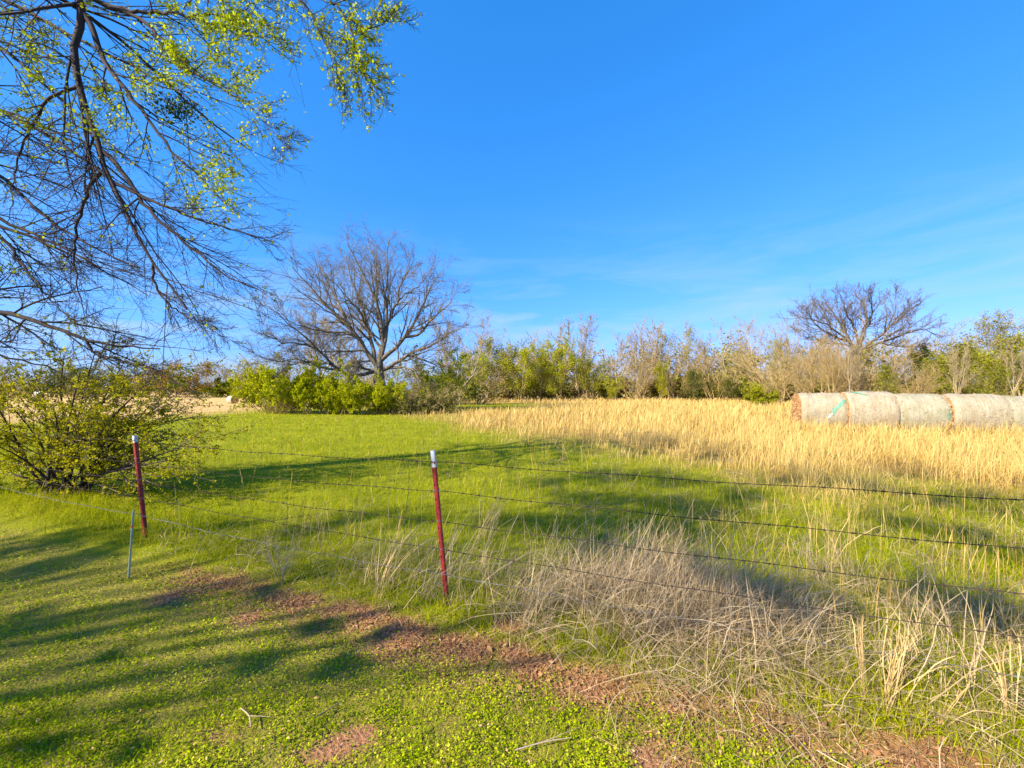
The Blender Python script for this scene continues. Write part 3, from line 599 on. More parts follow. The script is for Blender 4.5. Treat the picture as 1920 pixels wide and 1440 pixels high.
def hay_bale(center, ang, R, L, seed, mat, label, group, patches=(), ends=(-1, 1), fray=True):
    e = empty('hay_bale', center, ang); nx, nth = 22, 56
    xs = np.linspace(-L / 2, L / 2, nx); th = np.linspace(0, 2 * math.pi, nth + 1)[:-1]; X, T = np.meshgrid(xs, th, indexing='ij')
    V = bale_surface(X, T, R, L, seed); k = np.arange(nx - 1)[:, None] * nth; j = np.arange(nth)[None]; j2 = (j + 1) % nth
    obj('wrapped_side', make_mesh('bale_side', V, np.stack([k + j, k + j2, k + nth + j2, k + nth + j], -1).reshape(-1, 4), mat, None, True), e)
    for s_ in (-1, 1):
        rr_ = np.linspace(0.02, 1.0, 12); rs = np.random.default_rng(int(seed * 10) + s_ + 3)
        edge = bale_surface(np.full(nth, s_ * L / 2), th, R, L, seed); c0 = np.array([s_ * L / 2, 0, R * 0.95])
        W = c0 + (edge[None] - c0) * (rr_[:, None, None]) ; W[:, :, 0] += s_ * (0.05 * (1 - rr_[:, None] ** 3) + 0.035 * rs.normal(size=(12, nth)) * (rr_[:, None] < 0.97))
        k = np.arange(11)[:, None] * nth; obj('cut_end', make_mesh('bale_end', W, np.stack([k + j, k + j2, k + nth + j2, k + nth + j], -1).reshape(-1, 4), M['hay_end']), e)
    if fray:
        gg = Geo(); rs = np.random.default_rng(int(seed * 7) + 5); n = 500
        xx = rs.uniform(-L / 2, L / 2, n); tt = rs.uniform(0.2, math.pi * 1.6, n); b_ = bale_surface(xx, tt, R, L, seed)
        P_, s_ = ribs(b_, rs.uniform(0, 6.28, n), rs.normal(0.1, 0.5, n), rs.uniform(0.05, 0.16, n), 0.4 * rs.random(n), 3, rs, 0.2); V, Q = ribbons(P_, np.full((n, 3), 0.012), s_); gg.add(V, Q, np.repeat(rs.random(n), 6))
        n = 700; a_ = rs.uniform(0, 6.28, n); q_ = R * 0.97 * np.sqrt(rs.random(n)); b_ = np.stack([np.full(n, -L / 2 - 0.03), q_ * np.cos(a_), q_ * np.sin(a_) + R * 0.93], 1)
        P_, s_ = ribs(b_, math.pi + rs.normal(0, 1.0, n), rs.normal(-0.2, 0.6, n), rs.uniform(0.06, 0.2, n), 0.6 * rs.random(n), 3, rs, 0.25); V, Q = ribbons(P_, np.full((n, 3), 0.016), s_); gg.add(V, Q, np.repeat(rs.random(n) * 0.8, 6))
        fo = obj('loose_straw', gg.mesh('bale_straw', M['hay_fray']), e); fo['kind'] = 'stuff'
    for (x0, t0, x1, t1, w, mt, sd) in patches:      # torn rags of coloured net lying on the bale
        rs = np.random.default_rng(sd); n = 18; t_ = np.linspace(0, 1, n); wv = w * (0.35 + 0.65 * np.sin(math.pi * np.clip(t_ * 0.95 + 0.05, 0, 1))) * (0.75 + 0.5 * rs.random(n)); m_ = 5
        cx = x0 + (x1 - x0) * t_; ct = t0 + (t1 - t0) * t_; nn = np.array([-(t1 - t0) * R, (x1 - x0)]); nn = nn / np.linalg.norm(nn)
        o_ = np.linspace(-.5, .5, m_)[None] * wv[:, None] + 0.012 * rs.normal(size=(n, 1)); XX = cx[:, None] + nn[0] * o_; TT = ct[:, None] + nn[1] * o_ / R
        XX = np.clip(XX, -L / 2 + .01, L / 2 - .01); Vt = bale_surface(XX, TT, R + 0.012, L, seed); Vi = bale_surface(XX, TT, R + 0.004, L, seed)
        k = np.arange(n - 1)[:, None] * m_; j_ = np.arange(m_ - 1)[None]; qd = np.stack([k + j_, k + j_ + 1, k + m_ + j_ + 1, k + m_ + j_], -1).reshape(-1, 4)
        obj('torn_wrap', make_mesh('torn_wrap', np.concatenate([Vt.reshape(-1, 3), Vi.reshape(-1, 3)]), np.concatenate([qd, qd[:, ::-1] + n * m_]), M[mt], None, True), e)
    return tag(e, label, 'hay bale', group)
BL, BR, BA = 1.55, 0.80, -math.asin(0.387)
row0 = np.array([12.23, 17.4]); rdir = np.array([math.cos(BA), math.sin(BA)])
blabel = ['hay bale at the left end of the row showing its brown cut end', 'second hay bale of the row, teal scrap of net on its top', 'third hay bale of the row, greenish with a teal scrap at its right rim', 'fourth hay bale of the row, pale tan with hoop marks', 'greenish hay bale cut off by the right edge of the picture']
# side angle th: 0 = away (+y local), pi/2 = top, pi = towards camera
pt = [[(0.22, 3.15, 0.50, 2.75, 0.13, 'teal_net', 1), (0.44, 2.86, 0.74, 2.42, 0.15, 'teal_net', 6), (0.30, 3.3, 0.40, 2.9, 0.05, 'teal_net', 7), (0.10, 3.42, 0.26, 3.15, 0.06, 'white_net', 2)],
      [(-0.60, 1.80, -0.30, 2.05, 0.09, 'teal_net', 3), (-0.38, 1.98, -0.12, 2.22, 0.07, 'teal_net', 8), (-0.15, 1.65, 0.15, 1.72, 0.05, 'teal_net', 4)],
      [(0.68, 2.85, 0.73, 3.15, 0.09, 'teal_net', 5), (0.62, 3.1, 0.71, 3.4, 0.07, 'teal_net', 9)], [], []]
for k in range(5):
    c = row0 + rdir * (BL * (k + 0.5)) + np.array([rdir[1], -rdir[0]]) * [0, 0.05, -0.03, 0.04, 0][k]
    mt = bale_mat('bale_wrap', k * 3.7, [0.25, 0.1, 0.6, 0.25, 0.6][k], [0.3, 0.4, 0.1, 0.3, 0.1][k])
    hay_bale((c[0], c[1], gz(*c)), BA + [0, .02, -.01, .02, 0][k], BR + [0, 0.03, -0.01, 0.0, -0.03][k], BL - 0.01, 1 + k * 1.7, mt, blabel[k], 'row of hay bales in the golden grass', pt[k])
wm = bale_mat('bale_white', 9.1, 0.05, 0.0)
c = pix(436, 750, 66); hay_bale((c[0], 66, gz(c[0], 66)), math.radians(-30), 0.66, 1.4, 3.3, wm, 'lone pale hay bale far across the left field, dark end to the right', None, fray=False)
c = pix(72, 747, 105); hay_bale((c[0], 105, gz(c[0], 105)), math.radians(10), 0.70, 1.4, 5.3, M['white_net'], 'white wrapped bale far off behind the leafy shrub at left', None, fray=False)

# ------------------------------------------------------------------ trees: generators
def leafy(P, R, n, jit, size, r, up=0.3, lo=0.2):
    m = len(P); idx = r.integers(0, m, n); f = r.uniform(lo, 1, n) * (P.shape[1] - 1); k = np.minimum(f.astype(int), P.shape[1] - 2); w = (f - k)[:, None]
    return P[idx, k] * (1 - w) + P[idx, k + 1] * w + jit * r.normal(size=(n, 3))
def trunk_poly(H, r, K=9, wig=0.03, x0=(0, 0), lean=(0, 0)):
    t = np.linspace(0, 1, K); p = np.stack([x0[0] + lean[0] * t * H + np.cumsum(r.normal(size=K)) * wig * H / 3, x0[1] + lean[1] * t * H + np.cumsum(r.normal(size=K)) * wig * H / 3, t * H - 0.1], 1); p[0, :2] = x0; return p
def bare_tree(seed, H=10, stems=1, r0=0.16, ang=38, lenr=0.5, n1=11, n2=8, n3=5, up=0.10, rmin=0.016, t0=0.28, spread=0.0, vase=0.0):
    r = np.random.default_rng(seed); P0 = []
    for k in range(stems):
        a = r.uniform(0, 6.28); P0.append(trunk_poly(H * r.uniform(0.8, 1.0) if k else H * 0.92, r, lean=(spread * math.cos(a), spread * math.sin(a)), x0=(0.25 * stems * 0.3 * math.cos(a), 0.25 * stems * 0.3 * math.sin(a)) if k else (0, 0)))
    P0 = np.stack(P0)
    if vase:                                      # leaders share one trunk up to the fork
        w_ = sstep(vase * 0.5, vase * 1.6, np.linspace(0, 1, 9))[None, :, None]; P0[:, :, :2] = P0[:1, :, :2] * (1 - w_) + P0[:, :, :2] * w_
    R0 = np.linspace(1, 0.12, 9)[None] ** 1.0 * r0 * np.ones((stems, 1))
    P1, R1 = grow(P0, R0, n1, r, t0, 1, ang, 9, lenr, 7, 0.09, (0, 0, up), 0.62, 0.55, rmin * 1.5)
    P2, R2 = grow(P1, R1, n2, r, 0.2, 1, 36, 10, 0.46, 5, 0.11, (0, 0, up * 0.8), 0.6, 0.4, rmin)
    P3, R3 = grow(P2, R2, n3, r, 0.15, 1, 36, 12, 0.55, 3, 0.12, (0, 0, up * 0.6), 0.65, 0.3, rmin * 0.75)
    tr, cr_ = Geo(), Geo(); tr.add(*tubes(P0, R0, 7)); tr.add(*tubes(P1, R1, 5)); cr_.add(*tubes(P2, R2, 3)); cr_.add(*tubes(P3, R3, 3))
    return tr, cr_, (P2, R2, P3, R3)
def add_leaves(geo, P, R, n, jit, size, sz, r, up=0.4, lo=0.1):
    C = leafy(P, R, n, jit, size, r, up, lo); V, Q = leaves(C, r.uniform(0.7, 1.35, n) * size, r, up, 0.7)
    hz = C[:, 2] / max(C[:, 2].max(), 0.1); v = np.clip(0.48 + 0.22 * r.normal(size=n) + 0.10 * lump(C[:, 0] + C[:, 2], C[:, 1] + C[:, 2], 1.6, 5), 0, 1); geo.add(V, Q, np.repeat(v, 4))
class Proto:
    def __init__(s, H, parts): s.H = H; s.parts = parts       # parts: list of (name, Geo, material)
    def meshes(s):
        if not hasattr(s, 'm'): s.m = [(nm, gg.mesh('tree_' + nm, mt)) for nm, gg, mt in s.parts]
        return s.m
PR = {}
def P_bare(key, seed, bark, **k):
    tr, cr_, _ = bare_tree(seed, **k); PR[key] = Proto(k.get('H', 10), [('trunk', tr, bark), ('branches', cr_, bark)])
def P_leaf(key, seed, bark, leaf, nl, size, jit, lo=0.1, **k):
    tr, cr_, (P2, R2, P3, R3) = bare_tree(seed, **k); lf = Geo(); rr = np.random.default_rng(seed + 1); add_leaves(lf, P3, R3, nl, jit, size, 0, rr, 0.4, lo)
    for v_, f_, a_ in zip(cr_.v, cr_.f, cr_.a): pass
    base = tr.n
    for v_, a_ in zip(cr_.v, cr_.a): tr.v.append(v_); tr.a.append(a_); tr.n += len(v_)
    for f_ in cr_.f: tr.f.append(f_ + base)
    PR[key] = Proto(k.get('H', 10), [('trunk', tr, bark), ('crown', lf, leaf)])
P_bare('bareA', 1, M['bark_pale'], H=10, stems=6, n1=7, n2=8, n3=6, up=0.10, rmin=0.018, lenr=0.40, r0=0.09, spread=0.30, ang=32, t0=0.3, vase=0.25)
P_bare('bareB', 2, M['bark_pale'], H=10, stems=4, ang=40, lenr=0.46, n1=9, n2=8, n3=6, up=0.09, spread=0.42, rmin=0.018, r0=0.10, vase=0.3)
P_bare('bareC', 3, M['bark_pale'], H=10, stems=3, ang=28, lenr=0.34, n1=11, n2=8, n3=6, up=0.13, r0=0.10, rmin=0.017, spread=0.14, vase=0.35)
P_bare('bareD', 4, M['bark_brown'], H=10, stems=4, ang=36, lenr=0.42, n1=9, n2=8, n3=6, up=0.12, spread=0.24, r0=0.08, rmin=0.012)
P_bare('thick', 5, M['bark_brown'], H=6, stems=9, ang=40, lenr=0.5, n1=8, n2=6, n3=4, up=0.06, spread=0.40, r0=0.045, t0=0.08, rmin=0.013)
P_leaf('ylw', 6, M['bark_brown'], M['leaf_green'], 6500, 0.15, 0.20, H=7, stems=4, ang=42, lenr=0.55, n1=8, n2=7, n3=4, spread=0.28, r0=0.06, t0=0.1, rmin=0.011)
P_leaf('pale', 7, M['bark_pale'], M['leaf_pale'], 4200, 0.12, 0.14, H=10, stems=2, ang=38, lenr=0.46, n1=12, n2=8, n3=5, r0=0.10, t0=0.22, spread=0.14, rmin=0.011)
P_leaf('bright', 8, M['bark_brown'], M['leaf_bush'], 6000, 0.15, 0.20, H=7, stems=3, ang=38, lenr=0.48, n1=9, n2=7, n3=4, spread=0.2, r0=0.06, t0=0.08, rmin=0.011)
P_leaf('rust', 9, M['bark_brown'], M['leaf_rust'], 6500, 0.17, 0.22, H=6, stems=6, ang=42, lenr=0.55, n1=7, n2=6, n3=4, spread=0.42, r0=0.06, t0=0.08)
def conifer(key, seed, H, W, leaf, n, size, rnd=1.0, gaps=0.25):
    r = np.random.default_rng(seed); P0 = trunk_poly(H, r, wig=0.01)[None]; R0 = np.linspace(.14, .02, 9)[None]
    m = 150; t = np.sort(r.uniform(0.04, 0.98, m)); a = r.uniform(0, 6.28, m)
    shape = (1 - t) ** (0.75 / rnd) * (0.55 + 0.45 * np.sin(np.clip(t * 6, 0, 1.57))) * r.uniform(0.6, 1.15, m)
    ln = W * 0.5 * shape + 0.12; b0 = np.stack([np.interp(t, np.linspace(0, 1, 9), P0[0, :, c]) for c in range(3)], 1)
    P1, sd = ribs(b0, a, r.normal(0.45, 0.2, m), ln, r.normal(-0.1, 0.3, m), 5, r, 0.1); R1 = np.full((m, 5), .02) * np.linspace(1, .3, 5)[None]
    P2, R2 = grow(P1, R1, 6, r, .15, 1, 42, 12, .45, 3, .15, (0, 0, .1), .6, .3, .008)
    tr, lf = Geo(), Geo(); tr.add(*tubes(P0, R0, 6)); tr.add(*tubes(P1, R1, 3)); C = leafy(P2, R2, n, 0.07 * H / 5, size, r, 0, 0.0)
    V, Q = leaves(C, r.uniform(.7, 1.4, n) * size, r, 0.3, 0.5); v = np.clip(0.45 + 0.22 * r.normal(size=n) + 0.15 * lump(C[:, 0] * 1.0 + C[:, 2], C[:, 1], 1.2, seed), 0, 1); lf.add(V, Q, np.repeat(v, 4))
    PR[key] = Proto(H, [('trunk', tr, M['bark']), ('crown', lf, leaf)])
conifer('cedar', 21, 6, 4.2, M['leaf_cedar'], 4200, 0.16)
conifer('cedarR', 22, 5, 5.6, M['leaf_olive'], 5200, 0.16, 2.4)
conifer('juniper', 23, 7, 6.0, M['leaf_juniper'], 5200, 0.18, 1.8)
def bush(key, seed, H, W, leaf, n, size, stems=16, bark='bark_brown', flat=0.0):
    r = np.random.default_rng(seed); a = r.uniform(0, 6.28, stems); rad = W * 0.22 * np.sqrt(r.random(stems))
    b = np.stack([rad * np.cos(a), rad * np.sin(a), np.full(stems, -0.05)], 1); lean = W / H * 0.55
    P0, _ = ribs(b, a + r.normal(0, .4, stems), np.radians(82) - lean * r.random(stems), H * r.uniform(.6, 1.0, stems), 0.35 * r.random(stems), 7, r, 0.08); R0 = np.linspace(.035, .008, 7)[None] * np.ones((stems, 1))
    P1, R1 = grow(P0, R0, 9, r, .12, 1, 42, 12, .38, 5, .12, (0, 0, .06), .6, .4, .008); P2, R2 = grow(P1, R1, 5, r, .15, 1, 40, 12, .5, 3, .14, (0, 0, .05), .7, .3, .006)
    tr, lf = Geo(), Geo(); tr.add(*tubes(P0, R0, 5)); tr.add(*tubes(P1, R1, 3)); tr.add(*tubes(P2, R2, 3)); add_leaves(lf, P2, R2, n, 0.07, size, 0, r, .5, .1)
    PR[key] = Proto(H, [('stems', tr, M[bark]), ('foliage', lf, leaf)])
bush('bushA', 31, 3.0, 4.0, M['leaf_bush'], 12000, 0.12)
bush('bushB', 32, 3.0, 3.4, M['leaf_bush'], 10500, 0.12, 14)
bush('sapling', 33, 4.5, 1.5, M['leaf_bush'], 4500, 0.12, 5)
bush('vine', 34, 2.4, 4.6, M['leaf_olive'], 5500, 0.12, 16)
bush('hedge', 35, 3.5, 6.0, M['leaf_green'], 7500, 0.17, 16)
bush('bramble', 36, 2.5, 4.5, M['leaf_pale'], 700, 0.11, 34, 'bark_brown')

def plant(key, name, u, vtop, Y, label, cat, group, wid=1.0, rot=None):
    pr = PR[key]; xx = (u - CU) / F * Y; zz = float(gz(xx, Y)); h = EYE + (HV - vtop) / F * Y - zz; s_ = h / (pr.H * 0.97)
    e = empty(name, (xx, Y, zz), (u * 0.37) % 6.28 if rot is None else rot, (s_ * wid, s_ * wid, s_))
    for nm, me in pr.meshes(): obj(nm, me, e)
    return tag(e, label, cat, group)

# treeline along the back of the field: column, top row, distance, kind, width
TG = 'trees along the back of the field'
for (key, name, u, vt, Y, wid, label) in [
    ('bareA', 'bare_tree', 862, 600, 46, .9, 'small bare tree at the right edge of the big spreading tree'),
    ('bareD', 'bare_tree', 905, 632, 66, 1.2, 'low bushy bare tree left of the green treeline'),
    ('bareC', 'bare_tree', 1005, 630, 78, 1.0, 'pale narrow bare treetop above the bright green saplings'),
    ('bareA', 'bare_tree', 1088, 610, 74, 1.0, 'tall fan-shaped bare tree near the middle of the treeline'),
    ('bareB', 'bare_tree', 1150, 632, 70, .8, 'thin bare tree between the fan-shaped tree and the tallest one'),
    ('bareC', 'bare_tree', 1208, 606, 72, 1.1, 'tallest slim bare tree in the middle of the treeline'),
    ('bareC', 'bare_tree', 1232, 612, 76, .8, 'slender bare trunk right beside the tallest slim tree'),
    ('pale', 'leafing_tree', 1262, 620, 72, 1.0, 'tall tree with pale new leaves in the middle of treeline'),
    ('bareD', 'bare_tree', 1310, 640, 76, 1.0, 'hazy grey bare tree behind the rounded cedar'),
    ('bareB', 'bare_tree', 1372, 611, 66, .7, 'crooked bare tree standing above the darker cedar'),
    ('bareB', 'bare_tree', 1440, 606, 58, .95, 'wide-topped bare tree left of the big tree behind the bales'),
    ('pale', 'leafing_tree', 1470, 640, 56, 1.0, 'pale leafing tree left of the big bare tree behind bales'),
    ('bright', 'leafing_tree', 892, 676, 60, 1.0, 'yellow-green young tree at the left end of the central treeline'),
    ('ylw', 'leafing_tree', 935, 655, 66, 1.0, 'olive-green leafing tree left of the brightest sapling'),
    ('bright', 'leafing_tree', 975, 660, 64, 1.0, 'bright yellow-green sapling, brightest in the central treeline'),
    ('ylw', 'leafing_tree', 1012, 668, 68, 1.0, 'small olive leafing tree under the pale narrow treetop'),
    ('bright', 'leafing_tree', 1050, 655, 66, .8, 'slender green tree in front of the fan-shaped bare tree'),
    ('ylw', 'leafing_tree', 1100, 672, 68, 1.0, 'spreading yellow-green tree under the fan-shaped bare tree'),
    ('bright', 'leafing_tree', 1152, 715, 62, 1.1, 'low bright green shrub standing at the field edge mid treeline'),
    ('thick', 'thicket', 1190, 672, 68, 1.2, 'brown leafless thicket under the tallest slim tree'),
    ('bright', 'leafing_tree', 1240, 690, 66, .7, 'slim green sapling left of the rounded cedar'),
    ('thick', 'thicket', 1268, 672, 70, 1.1, 'brown leafless thicket just left of the rounded cedar'),
    ('cedarR', 'cedar_tree', 1301, 699, 60, .9, 'rounded olive-green cedar standing alone at the field edge'),
    ('cedarR', 'cedar_tree', 1368, 714, 62, 1.1, 'low dark cedar right of the rounded one'),
    ('cedar', 'cedar_tree', 1395, 700, 64, .9, 'pointed green cedar next to the low dark cedar'),
    ('hedge', 'shrub', 1420, 712, 45, .8, 'yellow-green shrub at the field edge left of the bales'),
    ('thick', 'thicket', 1345, 662, 68, 1.2, 'brown thicket behind the two cedars'),
    ('thick', 'thicket', 1465, 655, 48, 1.2, 'brown thicket just left of the first hay bale'),
    ('bareD', 'bare_tree', 1500, 645, 50, .9, 'many-stemmed bare tree above the left end of the bale row'),
    ('bareD', 'bare_tree', 1562, 640, 42, .7, 'pale many-stemmed bare sapling behind the first bale'),
    ('bareC', 'bare_tree', 1592, 632, 40, .9, 'pale slim bare sapling behind the second bale'),
    ('thick', 'thicket', 1535, 670, 44, 1.3, 'grey-brown thicket behind the first two bales'),
    ('thick', 'thicket', 1625, 665, 46, 1.3, 'purplish brown thicket under the big tree behind the bales'),
    ('juniper', 'cedar_tree', 1662, 688, 40, .75, 'yellow-green juniper behind the third hay bale'),
    ('thick', 'thicket', 1715, 690, 40, 1.0, 'twiggy brown thicket between juniper and the dark evergreen'),
    ('cedar', 'cedar_tree', 1731, 646, 52, .8, 'pointed yellow-green cedar rising above the fourth bale'),
    ('juniper', 'cedar_tree', 1800, 648, 42, 1.05, 'wide dark-green evergreen with pale bare branches above fourth bale'),
    ('juniper', 'cedar_tree', 1872, 690, 38, .9, 'low yellow-green evergreen by the right edge above the bales'),
    ('bareA', 'bare_tree', 1790, 655, 38, .6, 'pale bare sapling in front of the wide dark-green evergreen'),
    ('pale', 'leafing_tree', 1850, 606, 56, 1.1, 'hazy tall tree with pale buds near the right edge'),
    ('pale', 'leafing_tree', 1915, 600, 54, 1.1, 'hazy tall budding tree cut by the right edge'),
    ('ylw', 'leafing_tree', 1760, 668, 50, 1.1, 'olive leafing tree between the pointed cedar and wide evergreen'),
    ('thick', 'thicket', 1605, 640, 44, 1.2, 'tall tan thicket hiding the trunk of the big bare tree'),
    ('ylw', 'leafing_tree', 1885, 650, 46, 1.2, 'olive-green tree by the right edge below the hazy treetops'),
    ('bareC', 'bare_tree', 1902, 640, 40, .8, 'slim pale bare sapling at the right edge'),
    ('bareD', 'bare_tree', 405, 684, 125, 1.2, 'small far bare treetop right of the rusty tree'),
    ('bareA', 'bare_tree', 440, 688, 128, 1.2, 'farthest small bare treetop left of the bush island'),
    ('rust', 'leafing_tree', 338, 690, 96, 1.5, 'rusty orange-brown tree across the left field'),
    ('rust', 'leafing_tree', 285, 705, 100, 1.4, 'lower orange-brown tree left of the rusty tree'),
    ('hedge', 'shrub', 250, 700, 104, 1.0, 'olive hedge shrub half hidden behind the near leafy shrub'),
    ('hedge', 'shrub', 392, 705, 102, 1.0, 'dark-based green shrub just right of the rusty tree'),
    ('hedge', 'shrub', 430, 706, 106, 1.0, 'green shrub above the lone pale hay bale'),
    ('hedge', 'shrub', 465, 700, 104, 1.0, 'green shrub at the left end of the bush island, far off'),
    ('hedge', 'shrub', 200, 704, 104, 1.0, 'far green shrub seen through the top of the near leafy shrub'),
    ('bareD', 'bare_tree', 20, 676, 100, 1.2, 'grey bare tree at the far left edge'),
    ('thick', 'thicket', 30, 705, 98, 1.7, 'grey-green thicket at the far left edge'),
    ('thick', 'thicket', 90, 700, 100, 1.6, 'grey thicket right of the one at the left edge'),
    ('ylw', 'leafing_tree', 140, 690, 102, 1.3, 'far yellow-green tree behind the near leafy shrub'),
]:
    plant(key, name, u, vt, Y, label, 'tree' if 'tree' in name else name, TG, wid)

# closed wood behind the front trees
g_t, g_l = Geo(), Geo(); rw = np.random.default_rng(77)
def wood(u0, u1, n, Ya, Yb, va, vb, keys):
    for k in range(n):
        u = u0 + (u1 - u0) * (k + rw.random()) / n; Y = rw.uniform(Ya, Yb); key = keys[rw.integers(len(keys))]; pr = PR[key]; xx = (u - CU) / F * Y
        h = EYE + (HV - rw.uniform(va, vb)) / F * Y; s_ = h / pr.H
        for nm, gg, mt in pr.parts: (g_l if nm in ('crown', 'foliage') else g_t).moved((s_ * 1.25, s_ * 1.25, s_), rw.uniform(0, 6.28), (xx, Y, float(gz(xx, Y))), gg)
def lite(key, seed, H, stems, spread, nl, size, leaf=False):
    r = np.random.default_rng(seed); a = r.uniform(0, 6.28, stems); b = np.stack([.3 * np.cos(a), .3 * np.sin(a), np.full(stems, -.1)], 1)
    P0, _ = ribs(b, a, np.radians(86) - spread * r.random(stems), H * r.uniform(.75, 1.0, stems), .1 * r.random(stems), 5, r, .07); R0 = np.linspace(.07, .015, 5)[None] * np.ones((stems, 1))
    P1, R1 = grow(P0, R0, 8, r, .1, 1, 38, 10, .45, 3, .10, (0, 0, .08), .6, .45, .022); P2, R2 = grow(P1, R1, 6, r, .15, 1, 38, 12, .5, 2, .12, (0, 0, .06), .6, .35, .018); P3, R3 = grow(P2, R2, 1, r, .15, 1, 38, 12, .55, 2, .12, (0, 0, .05), .7, .3, .013)
    tr, lf = Geo(), Geo(); tr.add(*tubes(P0, R0, 4))
    for P_, R_ in ((P1, R1), (P2, R2), (P3, R3)): tr.add(*tubes(P_, R_, 3))
    parts = [('trunk', tr, None)]
    if nl: add_leaves(lf, P3, R3, nl, .18, size, 0, r); parts.append(('crown', lf, None))
    PR[key] = Proto(H, parts)
lite('w1', 41, 6, 6, .55, 220, .18); lite('w2', 42, 10, 5, .35, 220, .2); lite('w3', 43, 6, 5, .6, 800, .22); lite('w4', 44, 10, 4, .35, 600, .22); lite('w5', 45, 3, 4, .9, 800, .28)
wood(830, 1480, 32, 74, 92, 635, 685, ['w1', 'w2', 'w1', 'w2', 'w3'])
wood(1420, 1990, 22, 54, 70, 622, 680, ['w1', 'w2', 'w4', 'w3'])
wood(-80, 560, 15, 112, 134, 688, 712, ['w1', 'w2', 'w3'])
wood(470, 900, 14, 46, 56, 704, 722, ['w5'])
wood(470, 900, 14, 58, 84, 668, 705, ['w1', 'w1', 'w2', 'w3'])
wood(820, 1480, 34, 72, 80, 694, 720, ['w5', 'w5', 'w5', 'w3'])
wood(1420, 1990, 22, 52, 62, 690, 718, ['w5', 'w1', 'w5'])
wood(-80, 560, 16, 108, 120, 712, 724, ['w5', 'w5', 'w3'])
e = empty('woodland', (0, 70, 0)); e2 = obj('trunks', g_t.mesh('woodland_trunks', M['bark_brown'])); e3 = obj('leaves', g_l.mesh('woodland_leaves', M['leaf_wood']))
for q in (e2, e3): q.parent = e; q.location = (0, -70, 0); q['kind'] = 'stuff'
tag(e, 'hazy mass of bare brown woodland closing off the field', 'woodland', kind='stuff')

# bush island around the big tree
BG = 'bushes around the big bare tree'
for (key, name, u, vt, Y, wid, label) in [
    ('bushB', 'shrub', 507, 694, 31.0, .85, 'yellow-green bush at the left end of the bush island'),
    ('bushA', 'shrub', 550, 682, 30.0, .85, 'tall yellow-green bush second from left in the bush island'),
    ('sapling', 'shrub', 552, 672, 30.6, 1.0, 'slim pointed sapling rising from the left of the bush island'),
    ('bushA', 'shrub', 598, 700, 29.4, .9, 'rounded yellow-green bush with a dark stem in front, third from left'),
    ('sapling', 'shrub', 642, 684, 31.0, 1.0, 'slim pointed sapling just left of the big tree trunk'),
    ('bushB', 'shrub', 648, 716, 29.2, 1.0, 'yellow-green bush below the left low limbs of big tree'),
    ('bushA', 'shrub', 695, 708, 29.0, .85, 'bright bush directly in front of the big tree trunk'),
    ('sapling', 'shrub', 730, 702, 29.6, .8, 'short bright sapling right in front of the big trunk'),
    ('bushB', 'shrub', 745, 720, 29.3, 1.0, 'bright bush just right of the big tree trunk'),
    ('bramble', 'bramble', 785, 722, 29.6, 1.0, 'brown brambly bush right of the big tree trunk'),
    ('vine', 'shrub', 775, 740, 28.8, .8, 'dark green creeper bush at the foot of the bush island'),
    ('vine', 'shrub', 825, 733, 30.0, .9, 'dark olive bush at the right end of the bush island'),
    ('bramble', 'bramble', 812, 712, 32.0, 1.1, 'brown twiggy mass under the right low limbs of big tree'),
    ('sapling', 'shrub', 852, 672, 36.0, 1.1, 'tall green sapling at the right end of the bush island'),
    ('sapling', 'shrub', 815, 664, 38.0, 1.2, 'green sapling behind the right limbs of the big tree'),
    ('bramble', 'bramble', 520, 735, 29.3, .8, 'brown twiggy undergrowth at left front of the bush island'),
]:
    plant(key, name, u, vt, Y, label, name, BG, wid)
plant('bareB', 'bare_tree', 575, 575, 46, 'grey bare tree standing behind the left limbs of big tree', 'tree', TG, 1.25)
plant('bareA', 'bare_tree', 625, 600, 50, 'second grey bare tree close behind the big tree', 'tree', TG, 1.0)

